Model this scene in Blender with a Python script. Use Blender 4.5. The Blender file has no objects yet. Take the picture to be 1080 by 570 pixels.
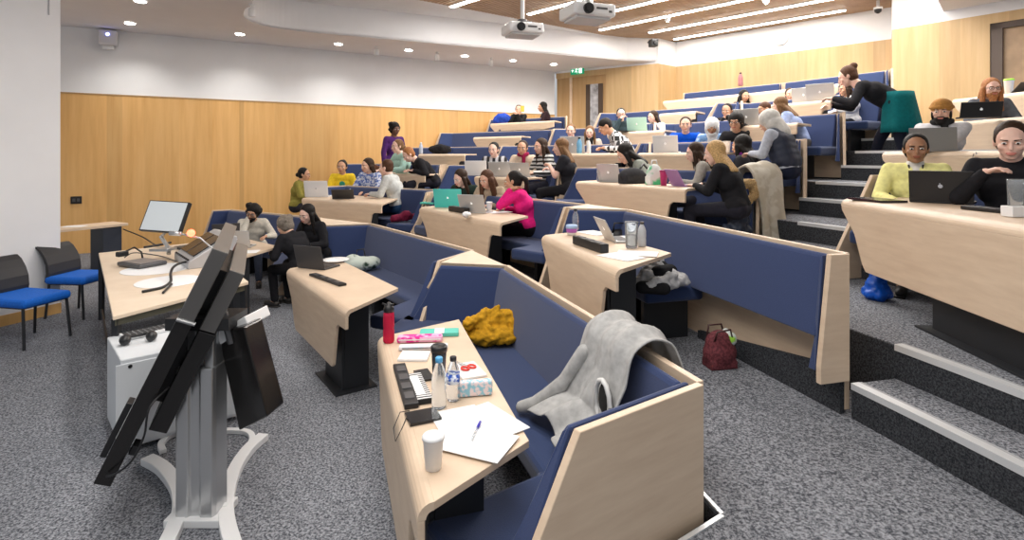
import bpy, bmesh, math, random
from mathutils import Vector, Matrix, Euler
random.seed(7)
COL = bpy.context.scene.collection
PI = math.pi
# ------------------------------------------------------------------ camera
F, CX, HY, CZ = 580.0, 540.0, 165.0, 1.88
cam_d = bpy.data.cameras.new('camera'); cam = bpy.data.objects.new('camera', cam_d); COL.objects.link(cam)
cam.location = (0, 0, CZ); cam.rotation_euler = (PI/2, 0, 0)
cam_d.sensor_width = 36; cam_d.lens = F/1080*36; cam_d.shift_y = -(285-HY)/1080; cam_d.clip_start = .05
bpy.context.scene.camera = cam

def P(px, py, z):          # photo pixel on a horizontal plane at height z
    d = F*(CZ-z)/(py-HY)
    return Vector(((px-CX)/F*d, d, z))
def PD(px, d, z): return Vector(((px-CX)/F*d, d, z))
OX, OY = -10.6, -.1         # centre of the seating fan
def OR(px, R, z=0):         # where a sight direction meets the row of radius R
    k = (px-CX)/F
    a = k*k+1; b = -2*(k*OX+OY); c = OX*OX+OY*OY-R*R
    d = (-b+math.sqrt(b*b-4*a*c))/(2*a)
    return Vector((k*d, d, z))
def inward(p):
    v = Vector((OX-p.x, OY-p.y, 0)); return v.normalized()

# ------------------------------------------------------------------ materials
MATS = {}
def nodes_mat(name):
    m = bpy.data.materials.new(name); m.use_nodes = True
    return m, m.node_tree, m.node_tree.nodes['Principled BSDF']
def rgb(c): return (c[0], c[1], c[2], 1)
def mat(name, c, rough=.6, metal=0, spec=.5, noise=0, scale=40, bump=0, emit=0, trans=0, sheen=0, alpha=1):
    if name in MATS: return MATS[name]
    m, t, b = nodes_mat(name)
    b.inputs['Base Color'].default_value = rgb(c); b.inputs['Roughness'].default_value = rough
    b.inputs['Metallic'].default_value = metal; b.inputs['Specular IOR Level'].default_value = spec
    if sheen: b.inputs['Sheen Weight'].default_value = sheen
    if trans: b.inputs['Transmission Weight'].default_value = trans; b.inputs['IOR'].default_value = 1.2
    if emit: b.inputs['Emission Color'].default_value = rgb(c); b.inputs['Emission Strength'].default_value = emit
    if noise or bump:
        tc = t.nodes.new('ShaderNodeTexCoord'); n = t.nodes.new('ShaderNodeTexNoise')
        n.inputs['Scale'].default_value = scale; n.inputs['Detail'].default_value = 3
        t.links.new(tc.outputs['Object'], n.inputs['Vector'])
        if noise:
            r = t.nodes.new('ShaderNodeValToRGB')
            r.color_ramp.elements[0].position = .3; r.color_ramp.elements[1].position = .7
            r.color_ramp.elements[0].color = rgb([x*(1-noise) for x in c])
            r.color_ramp.elements[1].color = rgb([min(1, x*(1+noise)) for x in c])
            t.links.new(n.outputs['Fac'], r.inputs['Fac']); t.links.new(r.outputs['Color'], b.inputs['Base Color'])
        if bump:
            bp = t.nodes.new('ShaderNodeBump'); bp.inputs['Strength'].default_value = bump; bp.inputs['Distance'].default_value = .01
            t.links.new(n.outputs['Fac'], bp.inputs['Height']); t.links.new(bp.outputs['Normal'], b.inputs['Normal'])
    MATS[name] = m; return m
def cloth(name, c, noise=.12): return mat(name, c, rough=.9, spec=.2, noise=noise, scale=25, bump=.25)

def wood_mat(name, c1, c2, c3, sc, plank=None, rough=.45):
    m, t, b = nodes_mat(name); N = t.nodes; L = t.links
    tc = N.new('ShaderNodeTexCoord'); mp = N.new('ShaderNodeMapping'); mp.inputs['Scale'].default_value = sc
    L.new(tc.outputs['Object'], mp.inputs['Vector'])
    n = N.new('ShaderNodeTexNoise'); n.inputs['Scale'].default_value = 1; n.inputs['Detail'].default_value = 5; n.inputs['Roughness'].default_value = .6
    L.new(mp.outputs['Vector'], n.inputs['Vector'])
    r = N.new('ShaderNodeValToRGB'); e = r.color_ramp.elements
    e[0].position = .25; e[0].color = rgb(c1); e[1].position = .75; e[1].color = rgb(c3)
    x = e.new(.5); x.color = rgb(c2)
    L.new(n.outputs['Fac'], r.inputs['Fac'])
    out = r.outputs['Color']
    if plank:       # veneer leaves: random tone per board
        mp2 = N.new('ShaderNodeMapping'); mp2.inputs['Scale'].default_value = plank; L.new(tc.outputs['Object'], mp2.inputs['Vector'])
        sn = N.new('ShaderNodeVectorMath'); sn.operation = 'FLOOR'; L.new(mp2.outputs['Vector'], sn.inputs[0])
        wn = N.new('ShaderNodeTexWhiteNoise'); L.new(sn.outputs['Vector'], wn.inputs['Vector'])
        mr = N.new('ShaderNodeMapRange'); mr.inputs['To Min'].default_value = .86; mr.inputs['To Max'].default_value = 1.08
        L.new(wn.outputs['Value'], mr.inputs['Value'])
        vm = N.new('ShaderNodeVectorMath'); vm.operation = 'SCALE'; L.new(out, vm.inputs[0]); L.new(mr.outputs['Result'], vm.inputs['Scale'])
        out = vm.outputs['Vector']
    L.new(out, b.inputs['Base Color']); b.inputs['Roughness'].default_value = rough
    MATS[name] = m; return m

def carpet_mat(name, dark, light, sc=95):
    m, t, b = nodes_mat(name); N = t.nodes; L = t.links
    tc = N.new('ShaderNodeTexCoord')
    n = N.new('ShaderNodeTexNoise'); n.inputs['Scale'].default_value = sc; n.inputs['Detail'].default_value = 4; n.inputs['Roughness'].default_value = .75
    n2 = N.new('ShaderNodeTexNoise'); n2.inputs['Scale'].default_value = 1.3; n2.inputs['Detail'].default_value = 2
    L.new(tc.outputs['Object'], n.inputs['Vector']); L.new(tc.outputs['Object'], n2.inputs['Vector'])
    r = N.new('ShaderNodeValToRGB'); e = r.color_ramp.elements
    e[0].position = .40; e[0].color = rgb(dark); e[1].position = .62; e[1].color = rgb(light)
    L.new(n.outputs['Fac'], r.inputs['Fac'])
    mr = N.new('ShaderNodeMapRange'); mr.inputs['To Min'].default_value = .88; mr.inputs['To Max'].default_value = 1.12; L.new(n2.outputs['Fac'], mr.inputs['Value'])
    vm = N.new('ShaderNodeVectorMath'); vm.operation = 'SCALE'; L.new(r.outputs['Color'], vm.inputs[0]); L.new(mr.outputs['Result'], vm.inputs['Scale'])
    L.new(vm.outputs['Vector'], b.inputs['Base Color']); b.inputs['Roughness'].default_value = .95; b.inputs['Specular IOR Level'].default_value = .1
    bp = N.new('ShaderNodeBump'); bp.inputs['Strength'].default_value = .5; bp.inputs['Distance'].default_value = .01
    L.new(n.outputs['Fac'], bp.inputs['Height']); L.new(bp.outputs['Normal'], b.inputs['Normal'])
    MATS[name] = m; return m

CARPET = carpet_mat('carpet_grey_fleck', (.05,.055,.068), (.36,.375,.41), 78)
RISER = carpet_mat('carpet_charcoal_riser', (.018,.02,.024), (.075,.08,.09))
BEECH = wood_mat('pale_maple_laminate', (.62,.47,.34), (.68,.53,.39), (.74,.59,.44), (3,3,22))
BEECH_EDGE = wood_mat('maple_edge', (.74,.60,.45), (.80,.66,.51), (.84,.71,.56), (4,4,30))
OAK = wood_mat('oak_veneer', (.62,.34,.11), (.70,.41,.15), (.76,.47,.19), (9,9,.6), plank=(1.9,1.9,.0001))
OAK2 = wood_mat('oak_veneer_back', (.54,.36,.17), (.61,.42,.21), (.67,.48,.26), (9,9,.6), plank=(1.9,1.9,.0001))
DOORW = wood_mat('door_oak_dark', (.40,.24,.10), (.46,.29,.13), (.52,.34,.16), (9,9,.6))
WHITE = mat('white_plaster', (.82,.83,.85), .9, noise=.02, scale=2)
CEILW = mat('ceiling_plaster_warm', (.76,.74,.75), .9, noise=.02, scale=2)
SLAT = wood_mat('ceiling_oak_slat', (.36,.22,.12), (.44,.28,.16), (.52,.34,.20), (2,2,2))
DARK = mat('void_black', (.012,.010,.009), .9)
METAL = mat('aluminium_nosing', (.72,.74,.76), .4, metal=.35)
NOSE_D = mat('nosing_insert_grey', (.36,.37,.39), .7)
BLUE = mat('navy_wool_fabric', (.030,.050,.135), .85, spec=.25, noise=.10, scale=180, bump=.12, sheen=.25)
BLUE2 = mat('navy_wool_fabric_seat', (.024,.045,.125), .85, spec=.25, noise=.10, scale=180, bump=.12, sheen=.25)
BLACK = mat('black_plastic', (.012,.012,.014), .42)
BLACKM = mat('black_powder_coat', (.016,.018,.022), .5)
GREYM = mat('dark_grey_metal', (.10,.10,.105), .4, metal=.4)
SILVER = mat('brushed_aluminium', (.55,.56,.57), .32, metal=.85)
WPLAS = mat('white_plastic', (.80,.81,.82), .4)
WPAPER = mat('white_paper', (.86,.87,.88), .8)
SCREENK = mat('screen_black', (.012,.013,.016), .18)
LITE = mat('lamp_diffuser', (1,.93,.84), .5, emit=14)
SPOT = mat('downlight_lens', (1,.95,.88), .5, emit=22)

# ------------------------------------------------------------------ mesh builder
class MB:
    def __init__(s): s.v = []; s.f = []; s.m = []; s.cur = 0
    def add(s, vs, fs):
        o = len(s.v); s.v += [Vector(v) for v in vs]
        for f in fs: s.f.append([i+o for i in f]); s.m.append(s.cur)
        return s
    def mi(s, i): s.cur = i; return s
    def box(s, c, h, rz=0, M=None):
        vs = [Vector((x*h[0], y*h[1], z*h[2])) for x in (-1,1) for y in (-1,1) for z in (-1,1)]
        R = Matrix.Rotation(rz, 3, 'Z') if M is None else M
        vs = [R @ v + Vector(c) for v in vs]
        return s.add(vs, [(0,1,3,2),(4,6,7,5),(0,4,5,1),(2,3,7,6),(0,2,6,4),(1,5,7,3)])
    def prism(s, poly, z0, z1):     # polygon (x,y) extruded vertically
        n = len(poly); vs = [(p[0], p[1], z0) for p in poly]+[(p[0], p[1], z1) for p in poly]
        ar = sum(poly[i][0]*poly[(i+1)%n][1]-poly[(i+1)%n][0]*poly[i][1] for i in range(n))
        fs = [tuple(range(n))[::-1], tuple(range(n, 2*n))]+[(i, (i+1)%n, n+(i+1)%n, n+i) for i in range(n)]
        if ar < 0: fs = [f[::-1] for f in fs]
        return s.add(vs, fs)
    def extr(s, poly, vec):         # any planar polygon swept along vec
        n = len(poly); poly = [Vector(p) for p in poly]; vec = Vector(vec)
        nr = Vector((0,0,0))
        for i in range(n): nr += (poly[i]-poly[0]).cross(poly[(i+1)%n]-poly[0])
        fs = [tuple(range(n))[::-1], tuple(range(n, 2*n))]+[(i, (i+1)%n, n+(i+1)%n, n+i) for i in range(n)]
        if nr.dot(vec) < 0: fs = [f[::-1] for f in fs]
        return s.add(poly+[p+vec for p in poly], fs)
    def tube(s, pts, r, n=8, cap=True):
        pts = [Vector(p) for p in pts]; rs = r if isinstance(r, (list, tuple)) else [r]*len(pts)
        rings = []; up = Vector((.13,.21,.97)).normalized()
        for i, p in enumerate(pts):
            t = (pts[min(i+1, len(pts)-1)]-pts[max(i-1, 0)]).normalized()
            a = t.cross(up)
            if a.length < .1: a = t.cross(Vector((1,0,0)))
            a.normalize(); b = t.cross(a)
            rings.append([p+(a*math.cos(2*PI*k/n)+b*math.sin(2*PI*k/n))*rs[i] for k in range(n)])
        vs = [v for rg in rings for v in rg]; fs = []
        for i in range(len(pts)-1):
            for k in range(n):
                fs.append((i*n+k, i*n+(k+1)%n, (i+1)*n+(k+1)%n, (i+1)*n+k))
        if cap: fs += [tuple(range(n))[::-1], tuple(range((len(pts)-1)*n, len(pts)*n))]
        fs = [f[::-1] for f in fs]
        return s.add(vs, fs)
    def lathe(s, prof, c=(0,0,0), n=20):    # prof: (radius, z) bottom to top
        vs = []; fs = []; c = Vector(c)
        for r, z in prof:
            for k in range(n): vs.append(c+Vector((r*math.cos(2*PI*k/n), r*math.sin(2*PI*k/n), z)))
        for i in range(len(prof)-1):
            for k in range(n): fs.append((i*n+k, i*n+(k+1)%n, (i+1)*n+(k+1)%n, (i+1)*n+k))
        fs += [tuple(range(n))[::-1], tuple(range((len(prof)-1)*n, len(prof)*n))]
        return s.add(vs, fs)
    def ell(s, c, r, M=None, nu=14, nv=9):
        vs = []; fs = []; c = Vector(c); M = M or Matrix.Identity(3)
        vs.append(c+M@Vector((0,0,-r[2])))
        for j in range(1, nv):
            a = -PI/2+PI*j/nv
            for k in range(nu):
                vs.append(c+M@Vector((r[0]*math.cos(a)*math.cos(2*PI*k/nu), r[1]*math.cos(a)*math.sin(2*PI*k/nu), r[2]*math.sin(a))))
        vs.append(c+M@Vector((0,0,r[2])))
        for k in range(nu): fs.append((0, 1+(k+1)%nu, 1+k))
        for j in range(nv-2):
            for k in range(nu):
                a = 1+j*nu+k; b = 1+j*nu+(k+1)%nu
                fs.append((a, b, b+nu, a+nu))
        top = len(vs)-1; o = 1+(nv-2)*nu
        for k in range(nu): fs.append((o+k, o+(k+1)%nu, top))
        return s.add(vs, fs)
    def cap(s, a, b, ra, rb=None, n=10):    # tapered capsule
        a = Vector(a); b = Vector(b); rb = ra if rb is None else rb
        t = (b-a); L = t.length
        t = t/L if L > 1e-6 else Vector((0,0,1))
        pts = [a-t*ra*.98, a-t*ra*.7, a-t*ra*.3, a, b, b+t*rb*.3, b+t*rb*.7, b+t*rb*.98]
        rs = [ra*.2, ra*.71, ra*.95, ra, rb, rb*.95, rb*.71, rb*.2]
        up = Vector((.13,.21,.97)).normalized(); x = t.cross(up)
        if x.length < .1: x = t.cross(Vector((1,0,0)))
        x.normalize(); y = t.cross(x); vs = []
        for p, r in zip(pts, rs):
            for k in range(n): vs.append(p+(x*math.cos(2*PI*k/n)+y*math.sin(2*PI*k/n))*r)
        fs = []
        for i in range(7):
            for k in range(n): fs.append((i*n+k, (i+1)*n+k, (i+1)*n+(k+1)%n, i*n+(k+1)%n))
        fs += [tuple(range(n)), tuple(range(7*n, 8*n))[::-1]]
        return s.add(vs, fs)
    def mesh(s, name, mats, off=None, smooth=False):
        me = bpy.data.meshes.new(name); off = Vector(off) if off is not None else Vector((0,0,0))
        me.from_pydata([tuple(v-off) for v in s.v], [], s.f)
        mats = mats if isinstance(mats, (list, tuple)) else [mats]
        for m in mats: me.materials.append(m)
        for p, i in zip(me.polygons, s.m): p.material_index = i; p.use_smooth = smooth
        me.update(); return me

def obj(name, mb, mats, parent=None, off=None, smooth=False, bevel=0, seg=2):
    if off is None and parent is not None: off = (0,0,0)
    if off is None:     # put the origin of a top-level mesh at its base
        xs = [v.x for v in mb.v]; ys = [v.y for v in mb.v]; zs = [v.z for v in mb.v]
        off = Vector(((min(xs)+max(xs))/2, (min(ys)+max(ys))/2, min(zs)))
        me = mb.mesh(name, mats, off, smooth); o = bpy.data.objects.new(name, me); o.location = off
    else:
        me = mb.mesh(name, mats, off, smooth); o = bpy.data.objects.new(name, me)
    COL.objects.link(o)
    if parent is not None: o.parent = parent
    if bevel:
        b = o.modifiers.new('bevel', 'BEVEL'); b.width = bevel; b.segments = seg; b.limit_method = 'ANGLE'; b.angle_limit = .7
        if smooth is False:
            for p in me.polygons: p.use_smooth = False
    return o
def tag(o, label, cat, group=None):
    o['label'] = label; o['category'] = cat
    if group: o['group'] = group
    return o
def thing(name, label, cat, loc=(0,0,0), rz=0, group=None, M=None):
    o = bpy.data.objects.new(name, None); COL.objects.link(o); o.empty_display_size = .1
    o.location = loc
    if M is not None: o.rotation_euler = M.to_euler()
    else: o.rotation_euler = (0,0,rz)
    return tag(o, label, cat, group)
def wpart(name, mb, mats, t, **k):      # part given in world coordinates, parent only translated
    return obj(name, mb, mats, t, off=t.location, **k)
def struct(name, mb, mats, **k):
    o = obj(name, mb, mats, **k); o['kind'] = 'structure'; return o
# ------------------------------------------------------------------ room shell
S = 1.18                                    # how far the shell stands
def ST(x, y): return Vector((x*S, y*S, 0))
Z_WOOD = CZ+1.03*S; Z_SOF = CZ+2.11*S; Z_WH = CZ+2.06*S; Z_CEIL = CZ+2.62*S
wl0 = Vector((-5.2*S, 10.08*S, 0)); wld = Vector((1.7, .99, 0)).normalized()
W_A = wl0-wld*4.2                           # hidden behind the white pillar
W_B = Vector((1.065*S, 13.73*S, 0))         # left wall / door wall corner
D_B = ST(3.24, 12.19); E_B = ST(3.77, 12.63); G_B = ST(6.66, 9.65); G_C = ST(6.18, 8.94); H_B = ST(7.6, 7.02)
def wall(name, a, b, z0, z1, m, th=.15, out=None):
    d = (b-a).normalized(); n = Vector((d.y, -d.x, 0))
    mid = (a+b)/2
    if n.dot(mid) < 0: n = -n               # pushes the thickness away from the camera
    mb = MB(); mb.extr([(a.x,a.y,z0),(b.x,b.y,z0),(b.x,b.y,z1),(a.x,a.y,z1)], n*th)
    return mb, d, n
mb, d, n = wall('', W_A, W_B, 0, Z_WOOD, OAK); struct('wall_left', mb, OAK)
mb, d, nL = wall('', W_A, W_B, Z_WOOD, Z_CEIL, WHITE, th=.18)
o = struct('wall_left_upper', mb, WHITE)
# thin shadow gap / trim between panelling and plaster
mb = MB(); mb.extr([(W_A.x,W_A.y,Z_WOOD-.012),(W_B.x,W_B.y,Z_WOOD-.012),(W_B.x,W_B.y,Z_WOOD+.012),(W_A.x,W_A.y,Z_WOOD+.012)], -nL*.012)
struct('trim_1', mb, DOORW)
# door wall with a recessed opening
dd = (D_B-W_B).normalized(); dn = Vector((-dd.y, dd.x, 0)); 
if dn.dot(W_B) < 0: dn = -dn
def px_on(a, b, px):                        # point of a wall line seen at column px
    k = (px-CX)/F; u = b-a; t = (k*a.y-a.x)/(u.x-k*u.y); return a+u*t
d0 = px_on(W_B, D_B, 586.5); d1 = px_on(W_B, D_B, 639)
mb = MB()
mb.extr([(d1.x,d1.y,0),(D_B.x,D_B.y,0),(D_B.x,D_B.y,Z_WH),(d1.x,d1.y,Z_WH)], dn*.15)
mb.extr([(d0.x,d0.y,4.16),(d1.x,d1.y,4.16),(d1.x,d1.y,Z_WH),(d0.x,d0.y,Z_WH)], dn*.15)
struct('wall_back_left', mb, OAK2)
mb = MB(); mb.extr([(W_B.x,W_B.y,Z_WH),(D_B.x,D_B.y,Z_WH),(D_B.x,D_B.y,Z_CEIL),(W_B.x,W_B.y,Z_CEIL)], dn*.16)
struct('wall_back_left_upper', mb, WHITE)
# double door: fixed side leaf, door leaf with tall glass panel
def onw(a, d, s, z): return Vector((a.x+d.x*s, a.y+d.y*s, z))
Ld = (d1-d0).length
mb = MB(); s0, s1 = 0, Ld
q = dn*.05
mb.extr([onw(d0+q,dd,0,2.3), onw(d0+q,dd,Ld,2.3), onw(d0+q,dd,Ld,4.16), onw(d0+q,dd,0,4.16)], dn*.05)
door = struct('door_1', mb, DOORW)
mb = MB(); sg = Ld*.28
mb.extr([onw(d0,dd,sg,2.3), onw(d0,dd,sg+.07,2.3), onw(d0,dd,sg+.07,4.16), onw(d0,dd,sg,4.16)], dn*.09)
obj('door_frame', mb, BEECH, door, off=door.location)
mb = MB(); g0, g1 = Ld*.60, Ld*.93
for a, b in ((g0, g0+.14), (g1-.14, g1)):
    mb.extr([onw(d0+dn*.03,dd,a,2.45), onw(d0+dn*.03,dd,b,2.45), onw(d0+dn*.03,dd,b,3.92), onw(d0+dn*.03,dd,a,3.92)], dn*.03)
obj('glazing_bead', mb, mat('door_dark_trim', (.07,.045,.03), .5), door, off=door.location)
mb = MB(); mb.extr([onw(d0+dn*.035,dd,g0+.14,2.45), onw(d0+dn*.035,dd,g1-.14,2.45), onw(d0+dn*.035,dd,g1-.14,3.92), onw(d0+dn*.035,dd,g0+.14,3.92)], dn*.02)
obj('door_glass', mb, mat('door_glass_grey', (.42,.42,.44), .15, noise=.5, scale=5), door, off=door.location)
# short return and the long back wall
for nm, a, b in (('wall_back_return', D_B, E_B), ('wall_back', E_B, G_B), ('wall_back_jut', G_B, G_C)):
    mb, _, _ = wall('', a, b, 0, Z_WH, OAK2); struct(nm, mb, OAK2)
    mb, _, _ = wall('', a, b, Z_WH, Z_CEIL, WHITE, th=.16); struct(nm+'_upper', mb, WHITE)
# right wall with the tall dark-framed door
rd = (H_B-G_C).normalized(); rn = Vector((-rd.y, rd.x, 0))
if rn.dot(G_C) < 0: rn = -rn
e0 = px_on(G_C, H_B, 1044); LR = (H_B-G_C).length; se = (e0-G_C).length; sw = se+1.15
ZD = CZ+(HY-25)/F*e0.y
mb = MB()
for a, b, z0, z1 in ((0, se, 0, Z_WH), (se, LR+2.0, ZD, Z_WH), (sw, LR+2.0, 0, ZD)):
    mb.extr([onw(G_C,rd,a,z0), onw(G_C,rd,b,z0), onw(G_C,rd,b,z1), onw(G_C,rd,a,z1)], rn*.15)
struct('wall_right', mb, OAK2)
mb = MB(); mb.extr([onw(G_C,rd,0,Z_WH), onw(G_C,rd,LR+2,Z_WH), onw(G_C,rd,LR+2,Z_CEIL+.3), onw(G_C,rd,0,Z_CEIL+.3)], rn*.16)
struct('wall_right_upper', mb, WHITE)
mb = MB(); mb.extr([onw(G_C+rn*.08,rd,se+.16,2.3), onw(G_C+rn*.08,rd,sw,2.3), onw(G_C+rn*.08,rd,sw,ZD-.1), onw(G_C+rn*.08,rd,se+.16,ZD-.1)], rn*.05)
door2 = struct('door_2', mb, mat('door_walnut', (.40,.27,.16), .45, noise=.12, scale=6))
mb = MB()
for a, b, z0, z1 in ((se, se+.16, 2.3, ZD), (se, sw, ZD-.1, ZD)):
    mb.extr([onw(G_C+rn*.02,rd,a,z0), onw(G_C+rn*.02,rd,b,z0), onw(G_C+rn*.02,rd,b,z1), onw(G_C+rn*.02,rd,a,z1)], rn*.12)
obj('door_frame', mb, mat('door_frame_dark', (.10,.07,.055), .5), door2, off=door2.location)

# white pillar in the front left corner and its timber skirting
pc = P(63.6, 330, 0); pe = P(0, 345, 0); pd = (pe-pc).normalized(); pn = Vector((-.93, .36, 0))
mb = MB(); far = pc+pd*3.2
mb.prism([(pc.x,pc.y),(far.x,far.y),(far.x-3.0,far.y+1.1),(pc.x-3.6,pc.y+1.4)], .12, Z_SOF+.6)
struct('wall_front_pillar', mb, WHITE)
mb = MB(); mb.prism([(pc.x+.012,pc.y),(far.x+.012,far.y),(far.x-2.9,far.y+1.1),(pc.x-3.5,pc.y+1.4)], 0, .12)
struct('baseboard_front', mb, OAK)
# access hatch outline on the pillar
ph = pc-pd*-0.18
hd = mat('hatch_line_grey', (.42,.43,.45), .8)
def pil(s, z): return Vector((pc.x+pd.x*s+.004, pc.y+pd.y*s, z))
mb = MB()
for (a, za, b, zb) in ((.12,3.55,.132,4.2), (.52,3.62,.532,4.2)):
    mb.extr([pil(a,za), pil(b,za), pil(b,zb), pil(a,zb)], (.004,0,0))
mb.extr([pil(.12,4.19), pil(.53,4.19), pil(.53,4.2), pil(.12,4.2)], (.004,0,0))
struct('trim_2', mb, hd)

# ------------------------------------------------------------------ ceiling
# low soffit: everything left of the curved fascia
fas = [(-2.2,3.2),(-2.95,5.4),(-3.5,7.4),(-3.84,7.9),(-4.06,8.35),(-4.07,8.74),(-3.95,8.98),(-3.7,9.2),(-3.16,9.49),(-1.6,10.2),(.38,11.13),(2.53,12.12)]
fas = [(x*S, y*S) for x, y in fas]
fin = []                                     # smooth it a little
for i in range(len(fas)-1):
    p0 = Vector(fas[max(i-1,0)]); p1 = Vector(fas[i]); p2 = Vector(fas[i+1]); p3 = Vector(fas[min(i+2,len(fas)-1)])
    for k in range(4):
        t = k/4; fin.append(tuple(.5*((2*p1)+(-p0+p2)*t+(2*p0-5*p1+4*p2-p3)*t*t+(-p0+3*p1-3*p2+p3)*t**3)))
fin.append(fas[-1])
# the fascia meets the door wall: extend it
e = D_B; fin.append((D_B.x+dn.x*.05, D_B.y+dn.y*.05))
poly = fin+[(W_B.x+.2, W_B.y+.25), (W_A.x-.2, W_A.y+.4), (-9.5, 3.0)]
mb = MB(); mb.prism(poly, Z_SOF, Z_SOF+.04); struct('ceiling_soffit', mb, CEILW)
mb = MB()
for a, b in zip(fin[:-1], fin[1:]):
    v = Vector((b[0]-a[0], b[1]-a[1], 0)); 
    nn = Vector((-v.y, v.x, 0)).normalized()*.08
    mb.extr([(a[0],a[1],Z_SOF+.006), (b[0],b[1],Z_SOF+.006), (b[0],b[1],Z_CEIL), (a[0],a[1],Z_CEIL)], nn)
struct('ceiling_fascia', mb, WHITE, smooth=False)
# upper plaster ceiling and backing above the slats
mb = MB(); mb.prism([(-9.5,-1.5),(10.5,-1.5),(10.5,8.0),(8.5,13.5),(4.6,16.2),(1,17),(-9.5,14)], Z_CEIL+.12, Z_CEIL+.18)
struct('ceiling', mb, WHITE)
bl0 = Vector((2.6*S, 12.35*S)); bl1 = Vector((-1.59*S, 9.2*S)); bd = (bl1-bl0)
bl2 = bl0+bd*2.4
# plaster margin between fascia and slats
mb = MB(); mb.prism([(bl0.x,bl0.y),(bl2.x,bl2.y),(bl2.x,-1.4),(10.4,-1.4),(10.4,8),(8.4,13.4),(4.6,16.1)], Z_CEIL+.085, Z_CEIL+.115); struct('ceiling_backing', mb, DARK)
mb = MB(); mb.prism([(bl0.x+.3,bl0.y+.4),(bl0.x,bl0.y),(bl2.x,bl2.y),(-9.5,4.5),(-9.5,14),(1,17)], Z_CEIL, Z_CEIL+.08); struct('ceiling_margin', mb, WHITE)
# slats run parallel to the light strips
sd = Vector((.69,-.724)); sp = Vector((.724,.69))
def clip_seg(p, q, a, b, side):              # keep the part of pq on the given side of line ab
    def f(x): return ((b-a).x*(x-a).y-(b-a).y*(x-a).x)*side
    fp, fq = f(p), f(q)
    if fp < 0 and fq < 0: return None
    if fp >= 0 and fq >= 0: return p, q
    t = fp/(fp-fq); m = p+(q-p)*t
    return (p, m) if fp >= 0 else (m, q)
G2 = Vector((G_B.x, G_B.y)); E2 = Vector((E_B.x, E_B.y)); Dv = Vector((D_B.x, D_B.y))
mb = MB(); base = Vector((2.13, 13.0)); ns = 0
for i in range(-120, 75):
    c = base+sp*(i*.086)
    seg = (c-sd*9, c+sd*13)
    seg = clip_seg(*seg, bl0, bl2, 1) if seg else None
    if seg: seg = clip_seg(*seg, E2, G2, -1 if ((G2-E2).x*(Vector((0,0))-E2).y-(G2-E2).y*(Vector((0,0))-E2).x) < 0 else 1)
    if seg: seg = clip_seg(*seg, G2, G2+Vector((rd.x,rd.y)), -1 if (rd.x*(-G_B.y)-rd.y*(-G_B.x)) < 0 else 1)
    if seg: seg = clip_seg(*seg, Vector((-6,.0)), Vector((9,.0)), 1)
    if seg and (seg[1]-seg[0]).length > .15:
        m = (seg[0]+seg[1])/2; L = (seg[1]-seg[0]).length
        mb.box((m.x, m.y, Z_CEIL+.035), (L/2, .029, .035), rz=math.atan2(sd.y, sd.x)); ns += 1
o = struct('ceiling_slats', mb, SLAT)
# lowered grey panel at the right edge
mb = MB(); a = px_on(G_C, H_B, 995); b = H_B+rd*1.0
zz = CZ+(HY-12)/F*a.y
mb.prism([(a.x,a.y),(b.x,b.y),(b.x-1.6,b.y-1.6),(a.x-1.0,a.y-1.1)], zz, zz+.4)
struct('ceiling_bulkhead_right', mb, CEILW)

# light strips
strips = [(3.6,12.19,3.95),(2.89,11.55,8.5),(1.81,11.3,8.0),(1.5,10.15,8),(.30,10.05,6.5),(-1.05,9.55,6.5)]
for i, (x, y, L) in enumerate(strips):
    a = Vector((x*S, y*S)); m = a+sd*L/2
    nm = ('closest to the back wall','second out from the wall','third out from the wall','fourth out, behind the larger projector','behind the smaller projector','furthest out, only its tip showing')[i]
    t = thing('strip_light', 'long warm white strip light between the ceiling slats, '+nm, 'ceiling light', (m.x, m.y, Z_CEIL-.03), math.atan2(sd.y, sd.x), 'strip lights in the slatted ceiling')
    hb = MB(); hb.box((0,0,.016), (L/2+.02,.055,.012)); obj('housing', hb, WPLAS, t)
    lb = MB(); lb.box((0,0,-.004), (L/2,.045,.008)); obj('diffuser', lb, LITE, t)
# downlights in the soffit
dl = [(148,0.5,'partly cut by the top edge'),(137,24,'next to the white wall unit'),(253,35.5,'below the curved end of the fascia'),(357,46,''),(431,52.5,''),(490,58.5,''),(541,63.5,''),(584,67.5,'closest to the exit sign')]
nth = ['nearest the camera','second from the left end','third from the left','fourth from the left','fifth from the left','sixth from the left','seventh from the left','last, by the exit sign']
for i, (px, py, _) in enumerate(dl):
    p = P(px, py, Z_SOF)
    t = thing('downlight', 'round recessed downlight in the low white ceiling, '+nth[i], 'ceiling light', (p.x, p.y, Z_SOF-.016), 0, 'round downlights along the left wall')
    rb = MB(); rb.lathe([(.085,0),(.10,.0),(.10,.012),(.085,.012)], n=24); obj('rim', rb, WPLAS, t, smooth=True)
    lb = MB(); lb.lathe([(.0001,-.004),(.084,-.004),(.084,.014),(.0001,.014)], n=24); obj('lens', lb, SPOT, t)
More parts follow.
